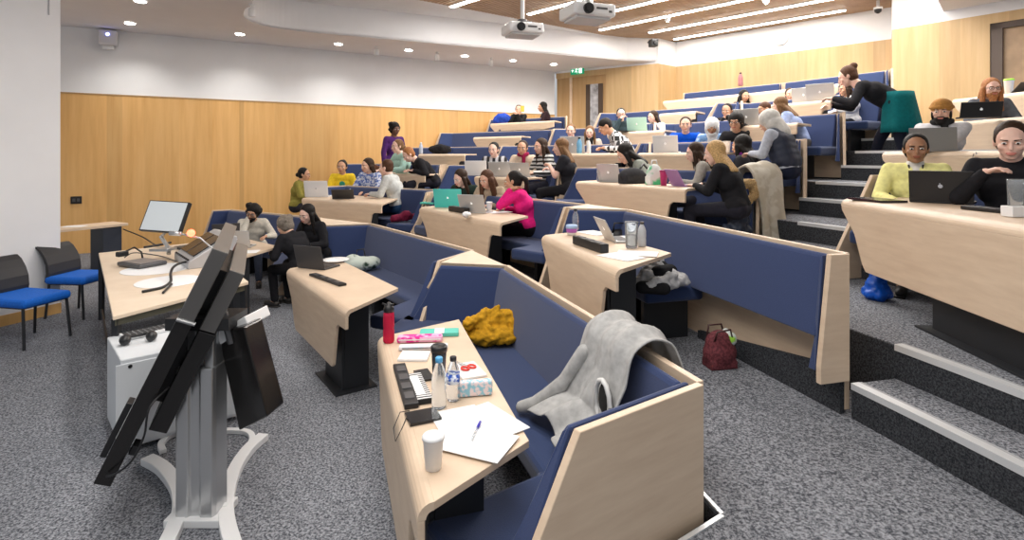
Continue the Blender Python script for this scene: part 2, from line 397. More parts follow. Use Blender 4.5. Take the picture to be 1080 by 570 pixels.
# small white spotlights hanging from the soffit
for px, py, w in ((266,8,'left, before the curved fascia'),(397,52,'second from left'),(461,58,'third from left'),(518,64,'last before the exit sign')):
    p = P(px, py-3, Z_SOF)
    t = thing('ceiling_speaker', 'small white cylinder fitting hanging under the low ceiling, '+w, 'ceiling fitting', (p.x, p.y, Z_SOF-.20), 0, 'small white ceiling fittings')
    b_ = MB(); b_.lathe([(.05,0),(.055,.02),(.055,.13),(.03,.15)], n=16); obj('body', b_, WPLAS, t, smooth=True)
    b_ = MB(); b_.lathe([(.012,.14),(.012,.18),(.05,.185),(.05,.20)], n=12); obj('mount', b_, WPLAS, t, smooth=True)
for px, py, w in ((704,20,'under the slats beside the projector'),(808,0.8,'at the top edge among the strip lights')):
    p = P(px, py, Z_CEIL-.1)
    t = thing('ceiling_sensor', 'small white round sensor '+w, 'sensor', (p.x, p.y, Z_CEIL-.16), 0)
    b_ = MB(); b_.lathe([(.03,0),(.06,.03),(.06,.08),(.02,.10),(.02,.16)], n=16); obj('body', b_, WPLAS, t, smooth=True)
    b_ = MB(); b_.lathe([(.012,-.006),(.028,.004)], n=12); obj('lens', b_, SPOT, t)

# projectors
def projector(px, py, d, s, rz, label, pole):
    z = CZ+(HY-py)/F*d
    t = thing('projector', label, 'projector', PD(px, d, z), rz, 'ceiling projectors')
    b_ = MB(); b_.box((0,0,.09*s), (.27*s,.22*s,.075*s)); obj('body', b_, WPLAS, t, bevel=.03*s)
    b_ = MB(); b_.box((0,0,.005*s), (.22*s,.17*s,.02*s)); obj('underside', b_, mat('projector_grey', (.55,.56,.58), .5), t, bevel=.01)
    l_ = MB()
    for k in range(18): pass
    ang = Matrix.Rotation(PI/2, 3, 'X')
    for r0, y0, y1 in ((.062, -.215, -.25), (.045, -.25, -.262)):
        l_.tube([(-.10*s, y0*s, .085*s), (-.10*s, y1*s, .085*s)], r0*s, 18)
    obj('lens', l_, BLACK, t, smooth=False)
    v_ = MB()
    for k in range(5): v_.box((.271*s, (-.12+.05*k)*s, .09*s), (.003, .014*s, .035*s))
    v_.box((.08*s,-.222*s,.10*s), (.07*s,.003,.012*s)); v_.box((.19*s,-.222*s,.07*s), (.02*s,.003,.012*s))
    obj('vent', v_, GREYM, t)
    m_ = MB(); m_.tube([(0,0,.16*s),(0,0,.24*s)], .07*s, 12)
    for sx, sy in ((-1,-1),(1,-1),(-1,1),(1,1)): m_.tube([(0,0,.22*s),(sx*.16*s, sy*.12*s, .17*s)], .012*s, 6)
    obj('mount', m_, GREYM if pole else SILVER, t)
    q_ = MB(); q_.tube([(0,0,.23*s),(0,0,Z_CEIL-z)], .032, 12); obj('pole', q_, WPLAS, t)
    return t
projector(551, 38, 8.2, 1.0, math.radians(18), 'smaller white projector hung on a long white pole, left of the other', True)
projector(619, 22, 7.3, 1.12, math.radians(20), 'larger white projector close under the slatted ceiling, cut near the top edge', False)

# exit sign over the far door
p = px_on(W_B, D_B, 611); d_ = p.y; z = CZ+(HY-79)/F*d_
t = thing('exit_sign', 'green and white running man exit sign above the far door', 'exit sign', (p.x-dn.x*.12, p.y-dn.y*.12, z), math.atan2(dd.y, dd.x))
b_ = MB(); b_.box((0,0,.12), (.21,.02,.12)); obj('box', b_, mat('exit_green', (.0,.30,.14), .4, emit=.6), t, bevel=.006)
g_ = MB()
WE = mat('exit_white', (.8,.95,.85), .5, emit=1.2)
def arrow(g, x, z, s):
    g.extr([(x-.03*s,-.024,z-.03*s),(x+.03*s,-.024,z-.03*s),(x,-.024,z+.05*s)], (0,-.003,0))
g_.ell((-.01,-.024,.18), (.018,.004,.018)); g_.cap((-.01,-.024,.15), (-.03,-.024,.10), .012, .01)
g_.cap((-.03,-.024,.10), (.01,-.024,.07), .009); g_.cap((.01,-.024,.07), (-.005,-.024,.035), .008); g_.cap((-.03,-.024,.10), (-.065,-.024,.06), .009)
g_.cap((-.01,-.024,.15), (.03,-.024,.13), .007); g_.cap((-.01,-.024,.15), (-.05,-.024,.14), .007)
g_.box((.11,-.023,.11), (.045,.003,.085))
g_.box((-.14,-.023,.12), (.035,.003,.012)); arrow(g_, -.14, .10, -1)
obj('pictogram', g_, WE, t)
b_ = MB(); b_.tube([(-.12,0,.24),(-.12,0,.34)], .008); b_.tube([(.12,0,.24),(.12,0,.34)], .008); b_.box((0,.04,.35), (.2,.06,.015)); obj('bracket', b_, WPLAS, t)
# dark box on the white wall beyond
p = PD(689, D_B.y-.75, CZ+(HY-49)/F*(D_B.y-.75))
t = thing('camera_box', 'small black wall camera high on the white wall beside the slatted ceiling', 'camera', p, .2)
b_ = MB(); b_.box((0,0,.08), (.09,.10,.09)); obj('body', b_, BLACK, t, bevel=.02)
b_ = MB(); b_.tube([(0,-.09,.08),(0,-.13,.08)], .05, 14); obj('lens', b_, SCREENK, t)
b_ = MB(); b_.tube([(0,.08,.10),(0,.3,.16)], .02, 8); obj('bracket', b_, BLACK, t)
p = PD(926, G_B.y-.5, CZ+(HY-11)/F*(G_B.y-.5))
t = thing('dome_camera', 'tiny dark dome camera under the ceiling near the right column', 'camera', p, 0)
b_ = MB(); b_.lathe([(.02,-.06),(.06,-.03),(.07,.02)], n=16); obj('dome', b_, BLACK, t, smooth=True)
b_ = MB(); b_.lathe([(.08,.02),(.08,.06),(.03,.07),(.03,.2)], n=16); obj('mount', b_, WPLAS, t, smooth=True)
# faint round fitting on the white back wall
p = px_on(E_B, G_B, 824); z = CZ+(HY-40)/F*p.y; bdv = (G_B-E_B).normalized(); bn = Vector((bdv.y,-bdv.x,0)); bn = bn if bn.dot(p) < 0 else -bn
t = thing('wall_clock', 'pale round clock with a faint face on the white back wall', 'clock', p+bn*.03+Vector((0,0,z)), 0)
b_ = MB(); b_.tube([Vector((0,0,0)), bn*.03], .17, 28); obj('rim', b_, mat('clock_rim', (.70,.71,.72), .5), t)
b_ = MB(); b_.tube([bn*.03, bn*.035], .15, 28); obj('face', b_, WPLAS, t)
b_ = MB(); b_.tube([bn*.037, bn*.037+Vector((0,0,.09))], .005, 6); b_.tube([bn*.037, bn*.037+bdv*.07+Vector((0,0,.01))], .005, 6); obj('hand', b_, GREYM, t)
# white unit with blue light near the soffit
p = px_on(W_A, W_B, 115); z = CZ+(HY-50)/F*p.y
t = thing('wall_sensor_unit', 'white box with a small blue lamp high on the left wall', 'wall unit', p-nL*.02+Vector((0,0,z)), math.atan2(wld.y, wld.x))
b_ = MB(); b_.box((0,-.10,.16), (.16,.10,.15)); obj('housing', b_, mat('unit_grey_white', (.62,.62,.64), .5), t, bevel=.03)
b_ = MB(); b_.ell((0,-.20,.22), (.028,.02,.028)); obj('lamp', b_, mat('blue_led', (.25,.3,1), .4, emit=12), t)
b_ = MB(); b_.box((0,-.08,-.02), (.09,.05,.04)); obj('bracket', b_, WPLAS, t)
# wall socket
p = px_on(W_A, W_B, 80.5); z = CZ-(216-HY)/F*p.y
t = thing('wall_socket', 'square black socket plate on the oak panelling', 'socket', p-nL*.012+Vector((0,0,z)), math.atan2(wld.y, wld.x))
b_ = MB(); b_.box((0,0,.09), (.085,.012,.07)); obj('plate', b_, BLACK, t, bevel=.006)
b_ = MB(); b_.box((-.035,-.014,.09), (.022,.004,.03)); b_.box((.035,-.014,.09), (.022,.004,.03)); obj('insert', b_, GREYM, t)

# ------------------------------------------------------------------ floor, tiers, steps
RR = [11.6, 13.2, 14.9, 16.0, 17.1, 18.3, 19.4]; TZ = [0, .39, .78, 1.17, 1.56, 1.95, 2.34]
mb = MB(); mb.prism([(-11,-2.5),(3.2,-2.5),(3.2,9),(3,17),(-11,13)], -.1, 0); struct('floor', mb, CARPET)
def inside(p): return (p-Vector((W_B.x,W_B.y))).dot(Vector((wld.y,-wld.x))) > .0
def arc(R, t0, t1, n=40):
    out = []
    for i in range(n+1):
        a = t0+(t1-t0)*i/n; q = Vector((OX+R*math.cos(a), OY+R*math.sin(a)))
        if inside(q): out.append(q)
        else:       # clip exactly on the wall line
            lo, hi = t0+(t1-t0)*(i-1)/n, a
            for _ in range(20):
                m = (lo+hi)/2; q2 = Vector((OX+R*math.cos(m), OY+R*math.sin(m)))
                if inside(q2): lo = m
                else: hi = m
            out.append(Vector((OX+R*math.cos(lo), OY+R*math.sin(lo)))); break
    return out
A_C2 = P(735,403,.93); A_R = P(605,452,.93); A_C1 = P(533,280,.93); A_L = P(465,277,.93)
rdir = (A_R-A_C2).normalized(); c0 = A_C2-rdir*.05+Vector((.045,-.06,0))
th0 = math.atan2(c0.y-OY, c0.x-OX)
Rc = math.hypot(c0.x-OX, c0.y-OY)
mb = MB()
inner = arc(Rc+.0, th0, math.radians(63)); outer = arc(RR[1]+.06, th0, math.radians(60))
poly = [tuple(q) for q in inner]+[tuple(q) for q in outer[::-1]]
mb.prism(poly, 0, TZ[1])
far = c0+rdir*2.9
fr = arc(RR[1]+.06, math.radians(-9), th0)
mb.prism([(c0.x,c0.y),(far.x,far.y),(far.x,-2.2)]+[tuple(q) for q in fr], 0, TZ[1])
tier_objs = [struct('floor_tier', mb, CARPET)]
lims = [(-9,62),(-6,57),(-3,56),(0,68),(2,66),(3,64)]
for k in range(2, 7):
    lo, hi = math.radians(lims[k-1][0]), math.radians(lims[k-1][1])
    R1 = RR[k-1]+.06; R2 = (RR[k]+.06) if k < 6 else 19.35
    a = arc(R1, lo, hi); b = arc(R2, lo, hi)
    if k == 6: b = [Vector((H_B.x-.4,H_B.y-.2)), Vector((G_C.x-.02,G_C.y-.05)), Vector((G_B.x-.0,G_B.y-.05)), Vector((E_B.x,E_B.y-.02)), Vector((D_B.x,D_B.y-.02)), Vector((W_B.x+.05,W_B.y-.05))]
    mb = MB(); mb.prism([tuple(q) for q in a]+[tuple(q) for q in b[::-1]], max(0, TZ[k]-.8), TZ[k])
    struct('floor_tier', mb, CARPET)
# dark carpet on the risers of the tiers
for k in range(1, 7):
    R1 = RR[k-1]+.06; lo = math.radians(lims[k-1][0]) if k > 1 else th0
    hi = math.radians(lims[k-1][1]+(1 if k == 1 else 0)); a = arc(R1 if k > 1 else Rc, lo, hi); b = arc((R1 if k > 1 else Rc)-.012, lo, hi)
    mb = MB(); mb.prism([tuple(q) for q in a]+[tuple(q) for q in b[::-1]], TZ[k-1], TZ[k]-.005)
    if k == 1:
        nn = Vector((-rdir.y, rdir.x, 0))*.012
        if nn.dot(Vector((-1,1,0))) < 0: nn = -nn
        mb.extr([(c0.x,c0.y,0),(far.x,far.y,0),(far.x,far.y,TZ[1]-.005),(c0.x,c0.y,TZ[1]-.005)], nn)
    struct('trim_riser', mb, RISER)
def nosing(R, t0, t1, z, w=.055):
    a = arc(R, t0, t1, 14); b = arc(R+w, t0, t1, 14); c = arc(R+w+.02, t0, t1, 14)
    m_ = MB(); m_.prism([tuple(q) for q in a]+[tuple(q) for q in b[::-1]], z-.03, z+.006)
    m_.mi(1).prism([tuple(q) for q in b]+[tuple(q) for q in c[::-1]], z-.01, z+.005)
    return struct('trim_nosing', m_, [METAL, NOSE_D])
def step(k, t0, t1, tread=.31):             # intermediate step in front of tier k, plus both nosings
    R1 = RR[k-1]+.06; zm = (TZ[k-1]+TZ[k])/2
    a = arc(R1-tread, t0, t1, 14); b = arc(R1-.012, t0, t1, 14)
    m_ = MB(); m_.prism([tuple(q) for q in a]+[tuple(q) for q in b[::-1]], TZ[k-1], zm); struct('floor_step', m_, CARPET)
    a2 = arc(R1-tread-.012, t0, t1, 14)
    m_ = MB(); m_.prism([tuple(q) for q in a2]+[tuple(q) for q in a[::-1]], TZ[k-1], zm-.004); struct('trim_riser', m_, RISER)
    nosing(R1-tread-.016, t0, t1, zm); nosing(R1-.016, t0, t1, TZ[k])
def ang(p): return math.atan2(p.y-OY, p.x-OX)
step(2, math.radians(-9), ang(P(869,409,.585)))
step(3, math.radians(-4), ang(OR(838,14.9)))
step(4, math.radians(0), ang(OR(852,15.9)))
step(5, math.radians(2), ang(OR(890,16.9)))
step(6, math.radians(3), ang(OR(915,18.2)))
# edge strip around the sunken front row
m_ = MB(); nn = Vector((rdir.y, -rdir.x, 0))
if nn.dot(Vector((1,-1,0))) < 0: nn = -nn
q0, q1 = c0-rdir*.0, far
m_.extr([(q0.x,q0.y,TZ[1]-.02),(q1.x,q1.y,TZ[1]-.02),(q1.x,q1.y,TZ[1]+.006),(q0.x,q0.y,TZ[1]+.006)], nn*.02)
b1 = arc(Rc, th0, th0+math.radians(1.2), 3); b2 = arc(Rc+.018, th0, th0+math.radians(1.2), 3)
m_.prism([tuple(q) for q in b1]+[tuple(q) for q in b2[::-1]], TZ[1]-.02, TZ[1]+.006)
struct('trim_nosing', m_, METAL)
# ------------------------------------------------------------------ booth benches
def xy(v): return Vector((v.x, v.y, 0))
def isect(p, d, q, e):
    den = d.x*e.y-d.y*e.x; t = ((q.x-p.x)*e.y-(q.y-p.y)*e.x)/den
    return p+d*t
def cushion(mb, a, b, n, T, ztop, t0=.035, ttop=.075, tbot=.16, zb=.44, slA=0, slB=0):
    # padded back: a->b along the panel, n towards the sitter
    u = (b-a).normalized()
    z0 = T+zb; z1 = T+ztop
    ring = []
    for (s, e) in ((a, -1), (b, 1)):
        sl = slA if e < 0 else slB
        pts = [s+n*t0+Vector((0,0,z1)), s+n*(ttop*.8)+Vector((0,0,z1)), s+n*ttop+Vector((0,0,z1-.025)),
               s+n*(tbot*.8)+u*sl*.6+Vector((0,0,z0+.16)), s+n*tbot+u*sl+Vector((0,0,z0)), s+n*t0+u*sl+Vector((0,0,z0))]
        ring.append(pts)
    k = len(ring[0]); vs = ring[0]+ring[1]
    fs = [tuple(range(k)), tuple(range(k, 2*k))[::-1]]+[(i, k+i, k+(i+1)%k, (i+1)%k) for i in range(k)]
    # orient by checking the front normal
    f = (vs[k+2]-vs[2]).cross(vs[3]-vs[2])
    if f.dot(n) > 0: pass
    mb.add(vs, fs)
def bench(C1, C2, T, label, group, h=.93, L=None, R=None, flare=True, seat=True, sbase=.005, seat_to=1.0, Rlen=None, Llen=.62, cap_to=None, slope=.52):
    C1, C2 = xy(C1), xy(C2); u = (C2-C1).normalized(); n = Vector((u.y, -u.x, 0))
    if n.dot(inward((C1+C2)/2)) < 0: n = -n
    c = (C1+C2)/2
    t = thing('booth_bench', label, 'bench', (c.x, c.y, T), 0, group)
    Z = Vector((0,0,1))
    if L is None: L = C1+(-u*.3+n*.53).normalized()*Llen
    if R is None: R = C2+(u*.3+n*.53).normalized()*(.62 if Rlen is None else Rlen)
    L, R = xy(L), xy(R)
    low = T+(.02 if seat_to >= 1 else .02)
    mb = MB(); mb.extr([C1+Z*low, C2+Z*low, C2+Z*(T+h), C1+Z*(T+h)], -n*.035); wpart('back_panel', mb, BEECH_EDGE if False else BEECH, t, bevel=.004)
    mb = MB(); cushion(mb, C1+u*.05, C2-u*.05, n, T, h-.015); wpart('back_cushion', mb, BLUE, t, smooth=False, bevel=.012)
    tips = []
    for C, tip, sg in ((C1, L, -1), (C2, R, 1)):
        r = tip-C; ln = r.length
        if ln < .02: tips.append((C, C)); continue
        r.normalize(); nin = Vector((r.y, -r.x, 0))
        if nin.dot(-u*sg) < 0: nin = -nin
        ext = slope*h*min(1, ln/.5)
        bot = C+r*(ln+ext)
        sb = sbase if C is C2 else .005
        mb = MB(); mb.extr([C+Z*(T+sb), bot+Z*(T+sb), bot+Z*(T+.10+sb), tip+Z*(T+h), C+Z*(T+h)], -nin*.035)
        wpart('side_panel', mb, BEECH, t, bevel=.004)
        if ln > .3:
            e2 = ext*.5
            mb = MB(); cushion(mb, C+nin*.0, tip-r*.015, nin, T, h-.015, slB=e2*.95); wpart('side_cushion', mb, BLUE, t, bevel=.012)
        else:
            mb = MB(); cushion(mb, C+nin*.0, tip-r*.01, nin, T, h-.015, ttop=.055, tbot=.09, zb=.25, slB=ext*.72); wpart('side_cushion', mb, BLUE, t, bevel=.012)
        tips.append((bot-r*.16, nin))
    if seat:
        C2s = C1+(C2-C1)*seat_to
        ib = C1+n*.56
        if tips[0][0] is not C1 and (L-C1).length > .3:
            rl = (L-C1).normalized(); Lp = tips[0][0]; ni = tips[0][1]
            Lin = Lp+ni*.52; c1in = isect(ib, u, Lin, rl); pl = [c1in, Lin, Lp+ni*.03, C1+n*.04]
        else: pl = [C1+n*.56, C1+n*.04]
        if seat_to >= 1 and (R-C2).length > .3:
            rr = (R-C2).normalized(); Rp = tips[1][0]; ni = tips[1][1]
            Rin = Rp+ni*.52; c2in = isect(ib, u, Rin, rr); pr = [C2+n*.04, Rp+ni*.03, Rin, c2in]
        elif seat_to < 1: pr = [C2s+n*.04, C2s+n*.56]
        else: pr = [C2+n*.04, C2+n*.56]
        poly = [(p.x, p.y) for p in pl+pr]
        mb = MB(); mb.prism(poly, T+.33, T+.455); wpart('seat', mb, BLUE2, t, bevel=.035, seg=3)
        for f in (.12, .5, .88):
            mb = MB(); q = C1+(C2s-C1)*f+n*.30; mb.box((q.x, q.y, T+.165), (.025,.20,.165), rz=math.atan2(u.y,u.x))
            wpart('seat_support', mb, BLACKM, t)
    if cap_to is not None:      # triangular timber cap joining the next booth
        q = [xy(x) for x in cap_to]
        mb = MB(); mb.prism([(p.x, p.y) for p in q], T+h-.03, T+h+.002); wpart('corner_cap', mb, BEECH_EDGE, t, bevel=.004)
        mb = MB(); cc = (q[0]+q[1]+q[2])/3; mb.prism([((p.x-cc.x)*.9+cc.x, (p.y-cc.y)*.9+cc.y) for p in q], T+.01, T+h-.03); wpart('corner_infill', mb, BEECH, t)
    return t, u, n
# ------------------------------------------------------------------ booth tables
def table(FL, FR, BR, BL, T, label, group, zt=.76, drop=.52, notch=True, ped=(.54,.79)):
    FL, FR, BR, BL = [xy(v) for v in (FL, FR, BR, BL)]
    u = (FR-FL).normalized(); L = (FR-FL).length; n = Vector((u.y, -u.x, 0))
    if n.dot((BL+BR-FL-FR)/2) > 0: n = -n       # n points to the room front
    c = (FL+FR+BR+BL)/4; Z = Vector((0,0,1)); z1 = T+zt
    t = thing('booth_table', label, 'table', (c.x, c.y, T), 0, group)
    rf = .055; top = [FL-n*rf, FR-n*rf, BR, BL]
    mb = MB(); mb.prism([(p.x,p.y) for p in top], z1-.028, z1); wpart('tabletop', mb, BEECH, t, bevel=.002)
    # rounded front edge curving down into the panel
    mb = MB(); prof = []
    for k in range(7):
        a = PI/2*k/6; prof.append((rf*math.sin(a), -rf*(1-math.cos(a))))
    prof2 = [((rf-.028)*math.sin(PI/2*k/6), -.028-(rf-.028)*(1-math.cos(PI/2*k/6))) for k in range(7)]
    rp = [FL-n*rf+n*a+Z*(z1+b) for a, b in prof]+[FL-n*rf+n*a+Z*(z1+b) for a, b in prof2[::-1]]
    mb.extr(rp, u*L); wpart('rounded_edge', mb, BEECH, t, smooth=False)
    def q(s, z): return FL+u*s+Z*(T+z)
    zb = zt-drop; w = min(1, L/1.8)
    pan = [q(0, zt-rf), q(L, zt-rf), q(L, zt-.15)]
    pan += [q(L-.17*w, zt-.155), q(L-.22*w, zt-.19), q(L-.30*w, zb+.02), q(L-.33*w, zb)] if notch else [q(L-.3*w, zb)]
    pan += [q(.36*w, zb), q(.31*w, zb+.05), q(.20*w, zt-.26), q(.01, zt-.09)]
    mb = MB(); mb.extr(pan, -n*.026); wpart('front_panel', mb, BEECH, t, bevel=.006)
    mb = MB(); a, b = ped[0]*L, ped[1]*L
    mb.extr([q(a,0)-n*.10, q(b,0)-n*.10, q(b-.02,zt-.03)-n*.10, q(a,zt-.03)-n*.10], -n*.05)
    mb.extr([q(b-.05,0)-n*.12, q(b,0)-n*.12, q(b,zt-.03)-n*.12, q(b-.05,zt-.03)-n*.12], -n*.20)
    mb.extr([q(a,0)-n*.12, q(a+.05,0)-n*.12, q(a+.05,zt-.03)-n*.12, q(a,zt-.03)-n*.12], -n*.20)
    wpart('pedestal', mb, BLACKM, t, bevel=.004)
    mb = MB(); mb.extr([q(a-.06,0)-n*.03, q(b+.06,0)-n*.03, q(b+.06,.012)-n*.03, q(a-.06,.012)-n*.03], -n*.34); wpart('foot_plate', mb, BLACKM, t)
    return t, u, n
GB = ['front row booth benches','second row booth benches','third row booth benches','fourth row booth benches','fifth row booth benches','sixth row booth benches','top row benches']
GT = [g.replace('benches','tables') for g in GB]

# front row
B_C1, B_C2, B_L, B_R = P(391,236,.93), P(497,264,.93), P(334,238,.93), P(461,275,.93)
C_C1, C_C2, C_L, C_R = P(243,221,.93), P(338,230,.93), P(224,222,.93), P(331,238,.93)
bench(A_C1, A_C2, 0, 'nearest navy booth bench with mustard jacket on its seat and pale wooden end panel', GB[0], L=A_L, R=A_R, cap_to=(A_L, A_C1, B_C2))
bench(B_C1, B_C2, 0, 'empty navy front row bench behind the black laptop and white plate', GB[0], L=B_L, R=B_R, cap_to=(B_L, B_C1, C_C2))
bench(C_C1, C_C2, 0, 'navy booth bench at the far end of the front row by the oak wall', GB[0], L=C_L, R=C_R)
# second row
D1_C1 = OR(662,13.2); D1_C2 = OR(891,12.95); nD = inward(D1_C2)
bench(D1_C1, D1_C2, TZ[1], 'long navy second row bench with a bare wooden lower panel and slim end panel', GB[1],
      L=OR(600,12.75), R=D1_C2+nD*.13, seat_to=.52, sbase=.20, slope=.30, cap_to=(OR(600,12.75), D1_C1, OR(620,13.2)))
D2_C1, D2_C2 = OR(487,13.2), OR(620,13.2)
D3_C1, D3_C2 = OR(365,13.0), OR(468,13.2)
bench(D2_C1, D2_C2, TZ[1], 'navy second row bench behind the woman in the pink sweatshirt', GB[1], L=OR(456,12.7), R=OR(594,12.75), cap_to=(OR(455,12.7), D2_C1, D3_C2))
bench(D3_C1, D3_C2, TZ[1], 'navy second row bench behind the yellow sweatshirt group', GB[1], L=OR(341,12.5), R=OR(449,12.7))
uD = (xy(D1_C2)-xy(D1_C1)).normalized(); nD2 = Vector((uD.y,-uD.x,0)); nD2 = nD2 if nD2.x < 0 else -nD2
dm_ = xy(D1_C1)+uD*1.3
mb = MB(); mb.extr([dm_+nD2*.004+Vector((0,0,TZ[1])), xy(D1_C2)+nD2*.004+Vector((0,0,TZ[1])), xy(D1_C2)+nD2*.004+Vector((0,0,TZ[1]+.27)), dm_+nD2*.004+Vector((0,0,TZ[1]+.06))], nD2*.03)
struct('baseboard_bench', mb, RISER)
# wooden apron under the empty half of the long second row bench
# third row and up
def row_bench(k, a, b, label, **kw):
    return bench(OR(a, RR[k]), OR(b, RR[k]), TZ[k], label, GB[k], **kw)
row_bench(2, 650, 800, 'navy third row bench whose end panel carries the beige coat', Rlen=.16)
row_bench(2, 505, 597, 'navy third row bench behind the four women with silver laptops')
row_bench(2, 386, 470, 'navy third row bench against the oak wall by the person in purple', Llen=.5)
row_bench(3, 715, 848, 'navy fourth row bench ending beside the steps behind the navy body warmer', Rlen=.16)
row_bench(3, 560, 688, 'navy fourth row bench behind the fair haired pair and checked shirt')
row_bench(3, 479, 532, 'short navy fourth row bench behind the empty table', Llen=.3, Rlen=.3)
row_bench(3, 433, 468, 'navy fourth row bench furthest left, bags on its table', Llen=.3, Rlen=.3)
row_bench(4, 712, 888, 'navy fifth row bench with a seat at its end beside the standing woman', Rlen=.16)
row_bench(4, 600, 692, 'navy fifth row bench left of centre, low end by the far door', Llen=.35)
row_bench(4, 478, 583, 'long navy fifth row bench on the far left under the white wall', Llen=.35, Rlen=.16)
row_bench(5, 790, 935, 'navy sixth row bench behind the standing woman in the teal skirt', Rlen=.16)
row_bench(5, 650, 780, 'wide navy sixth row bench in front of the top row white desks', Llen=.4)
row_bench(5, 528, 597, 'navy sixth row bench at the far door with a long haired person', Llen=.3, Rlen=.16)
row_bench(6, 722, 826, 'navy top row bench, left half, standing along the oak back wall', h=1.0, Llen=.02, Rlen=.02)
row_bench(6, 828, 938, 'navy top row bench, right half, standing along the oak back wall', h=1.0, Llen=.02, Rlen=.2)

# tables, front row
tA = table(P(398,355,.76), P(440,533,.76), P(558,465,.76), P(484,337,.76), 0, 'nearest pale wood booth table covered with bottles, papers and a paper cup', GT[0])
tB = table(P(302,283.5,.76), P(364,327,.76), P(420,304,.76), P(358,274,.76), 0, 'pale wood booth table with the black laptop and white plate', GT[0])
tC = table(P(203,266,.76), P(243,274,.76), P(294,260,.76), P(256,251,.76), 0, 'pale wood booth table of the man in glasses, behind the lectern', GT[0])
z2 = TZ[1]+.76
tD = table(P(571,248,z2), P(649,284,z2), P(708,267,z2), P(622,243,z2), TZ[1], 'second row table with the glass jug and papers', GT[1])
tE = table(P(442,219,z2), P(527,235,z2), P(557,228,z2), P(478,214,z2), TZ[1], 'second row table with the turquoise laptop', GT[1])
tG = table(P(318,209,z2), P(402,215,z2), P(421,209,z2), P(346,204.5,z2), TZ[1], 'second row table of the yellow sweatshirt group by the oak wall', GT[1])
def row_table(k, a, b, label, dr=1.16, skew=.15, dep=.55, drop=.52, notch=True):
    R = RR[k]-dr; FL, FR = OR(a, R), OR(b, R); u = (FR-FL).normalized(); n = inward((FL+FR)/2)
    return table(FL, FR, FR-n*dep-u*skew, FL-n*dep-u*skew, TZ[k], label, GT[k], drop=drop, notch=notch)
row_table(2, 607, 722, 'third row table with the green bag and purple laptop')
row_table(2, 500, 552, 'third row table with three open silver laptops')
row_table(2, 390, 448, 'third row table beside the person in purple')
row_table(3, 672, 762, 'fourth row table of the person in bright blue', dr=1.08)
row_table(3, 597, 655, 'fourth row table with the blue water bottle', dr=1.08)
row_table(3, 441, 490, 'empty fourth row table at the far left with bags on it', dr=1.08)
row_table(4, 770, 840, 'fifth row table in front of the blue sweater', dr=1.05)
row_table(4, 640, 700, 'fifth row table with a mint green laptop lid', dr=1.05)
row_table(4, 499, 549, 'bare fifth row table on the far left', dr=1.05)
row_table(5, 806, 876, 'sixth row table with the silver laptop near the standing woman', dr=1.05)
row_table(5, 695, 733, 'sixth row table, a pale block left of centre, nobody at it', dr=1.05)
row_table(5, 517, 584, 'sixth row table with a blue bag near the far door', dr=1.05, drop=.2, notch=False)
row_table(6, 699, 784, 'top row white fronted desk, left one', dr=.85, drop=.32, notch=False, dep=.3, skew=0)
row_table(6, 786, 884, 'top row white fronted desk, right one', dr=.85, drop=.32, notch=False, dep=.3, skew=0)
# right hand block
zr = TZ[2]+.76
R1a, R1b = P(887,209.5,zr), P(1080,239,zr); ur = (R1b-R1a).normalized(); R1b = R1a+ur*2.25
nr_ = Vector((ur.y,-ur.x,0)); nr_ = nr_ if nr_.x > 0 else -nr_
GR = 'right block tables'
table(R1a, R1b, R1b+nr_*.6-ur*.2, R1a+nr_*.6-ur*.2, TZ[2], 'right hand table of the woman in the yellow jacket, with a wide pale front', GR, ped=(.42,.8))
def rt(px0, d0, k, L, label, drop=.52):
    a = PD(px0, d0, 0); u_ = Vector((.10,-.995,0)).normalized(); n_ = Vector((.995,.10,0)); b = a+u_*L
    return table(a, b, b+n_*.55-u_*.15, a+n_*.55-u_*.15, TZ[k], label, GR, drop=drop)
rt(930, 6.1, 3, 2.3, 'right block table of the man in the mustard beanie')
rt(996, 7.05, 4, 2.3, 'right block table of the long haired bearded person')
rt(1004, 8.0, 5, 1.6, 'topmost right block table with the green lidded cup', drop=.4)
# right block tiers under those tables
# bench of the right block, only a corner shows
q = P(923,186,1.25)
bench(PD(915,5.25,0)+Vector((.85,.0,0)), PD(915,5.25,0)+Vector((1.0,-2.4,0)), TZ[2], 'bench in the right block, one navy corner showing left of the yellow jacket', GR.replace('tables','benches'), Rlen=.05, L=PD(921,4.98,0))
# ------------------------------------------------------------------ people
def remesh(mb, voxel, smooth=2, name='tmp'):
    me = mb.mesh(name, []); me.materials.clear()
    o = bpy.data.objects.new(name, me); COL.objects.link(o)
    m = o.modifiers.new('r', 'REMESH'); m.mode = 'VOXEL'; m.voxel_size = voxel; m.adaptivity = 0
    if smooth:
        s = o.modifiers.new('s', 'SMOOTH'); s.factor = .5; s.iterations = smooth
    dg = bpy.context.evaluated_depsgraph_get(); ev = o.evaluated_get(dg)
    res = bpy.data.meshes.new_from_object(ev)
    bpy.data.objects.remove(o); bpy.data.meshes.remove(me)
    for p in res.polygons: p.use_smooth = True
    res.name = name; return res
def mobj(name, me, m, parent):
    me.materials.append(m); o = bpy.data.objects.new(name, me); COL.objects.link(o); o.parent = parent; me.name = name; return o
def skin(c):
    n = 'skin_%02d%02d%02d' % tuple(int(x*99) for x in c)
    if n in MATS: return MATS[n]
    m, t, b = nodes_mat(n); b.inputs['Base Color'].default_value = rgb(c); b.inputs['Roughness'].default_value = .5
    b.inputs['Subsurface Weight'].default_value = .08; b.inputs['Subsurface Radius'].default_value = (.02,.008,.005)
    MATS[n] = m; return m
PALE, FAIR, TAN, BROWN, DEEP = (.80,.52,.42), (.74,.45,.33), (.58,.32,.20), (.40,.20,.11), (.17,.08,.05)
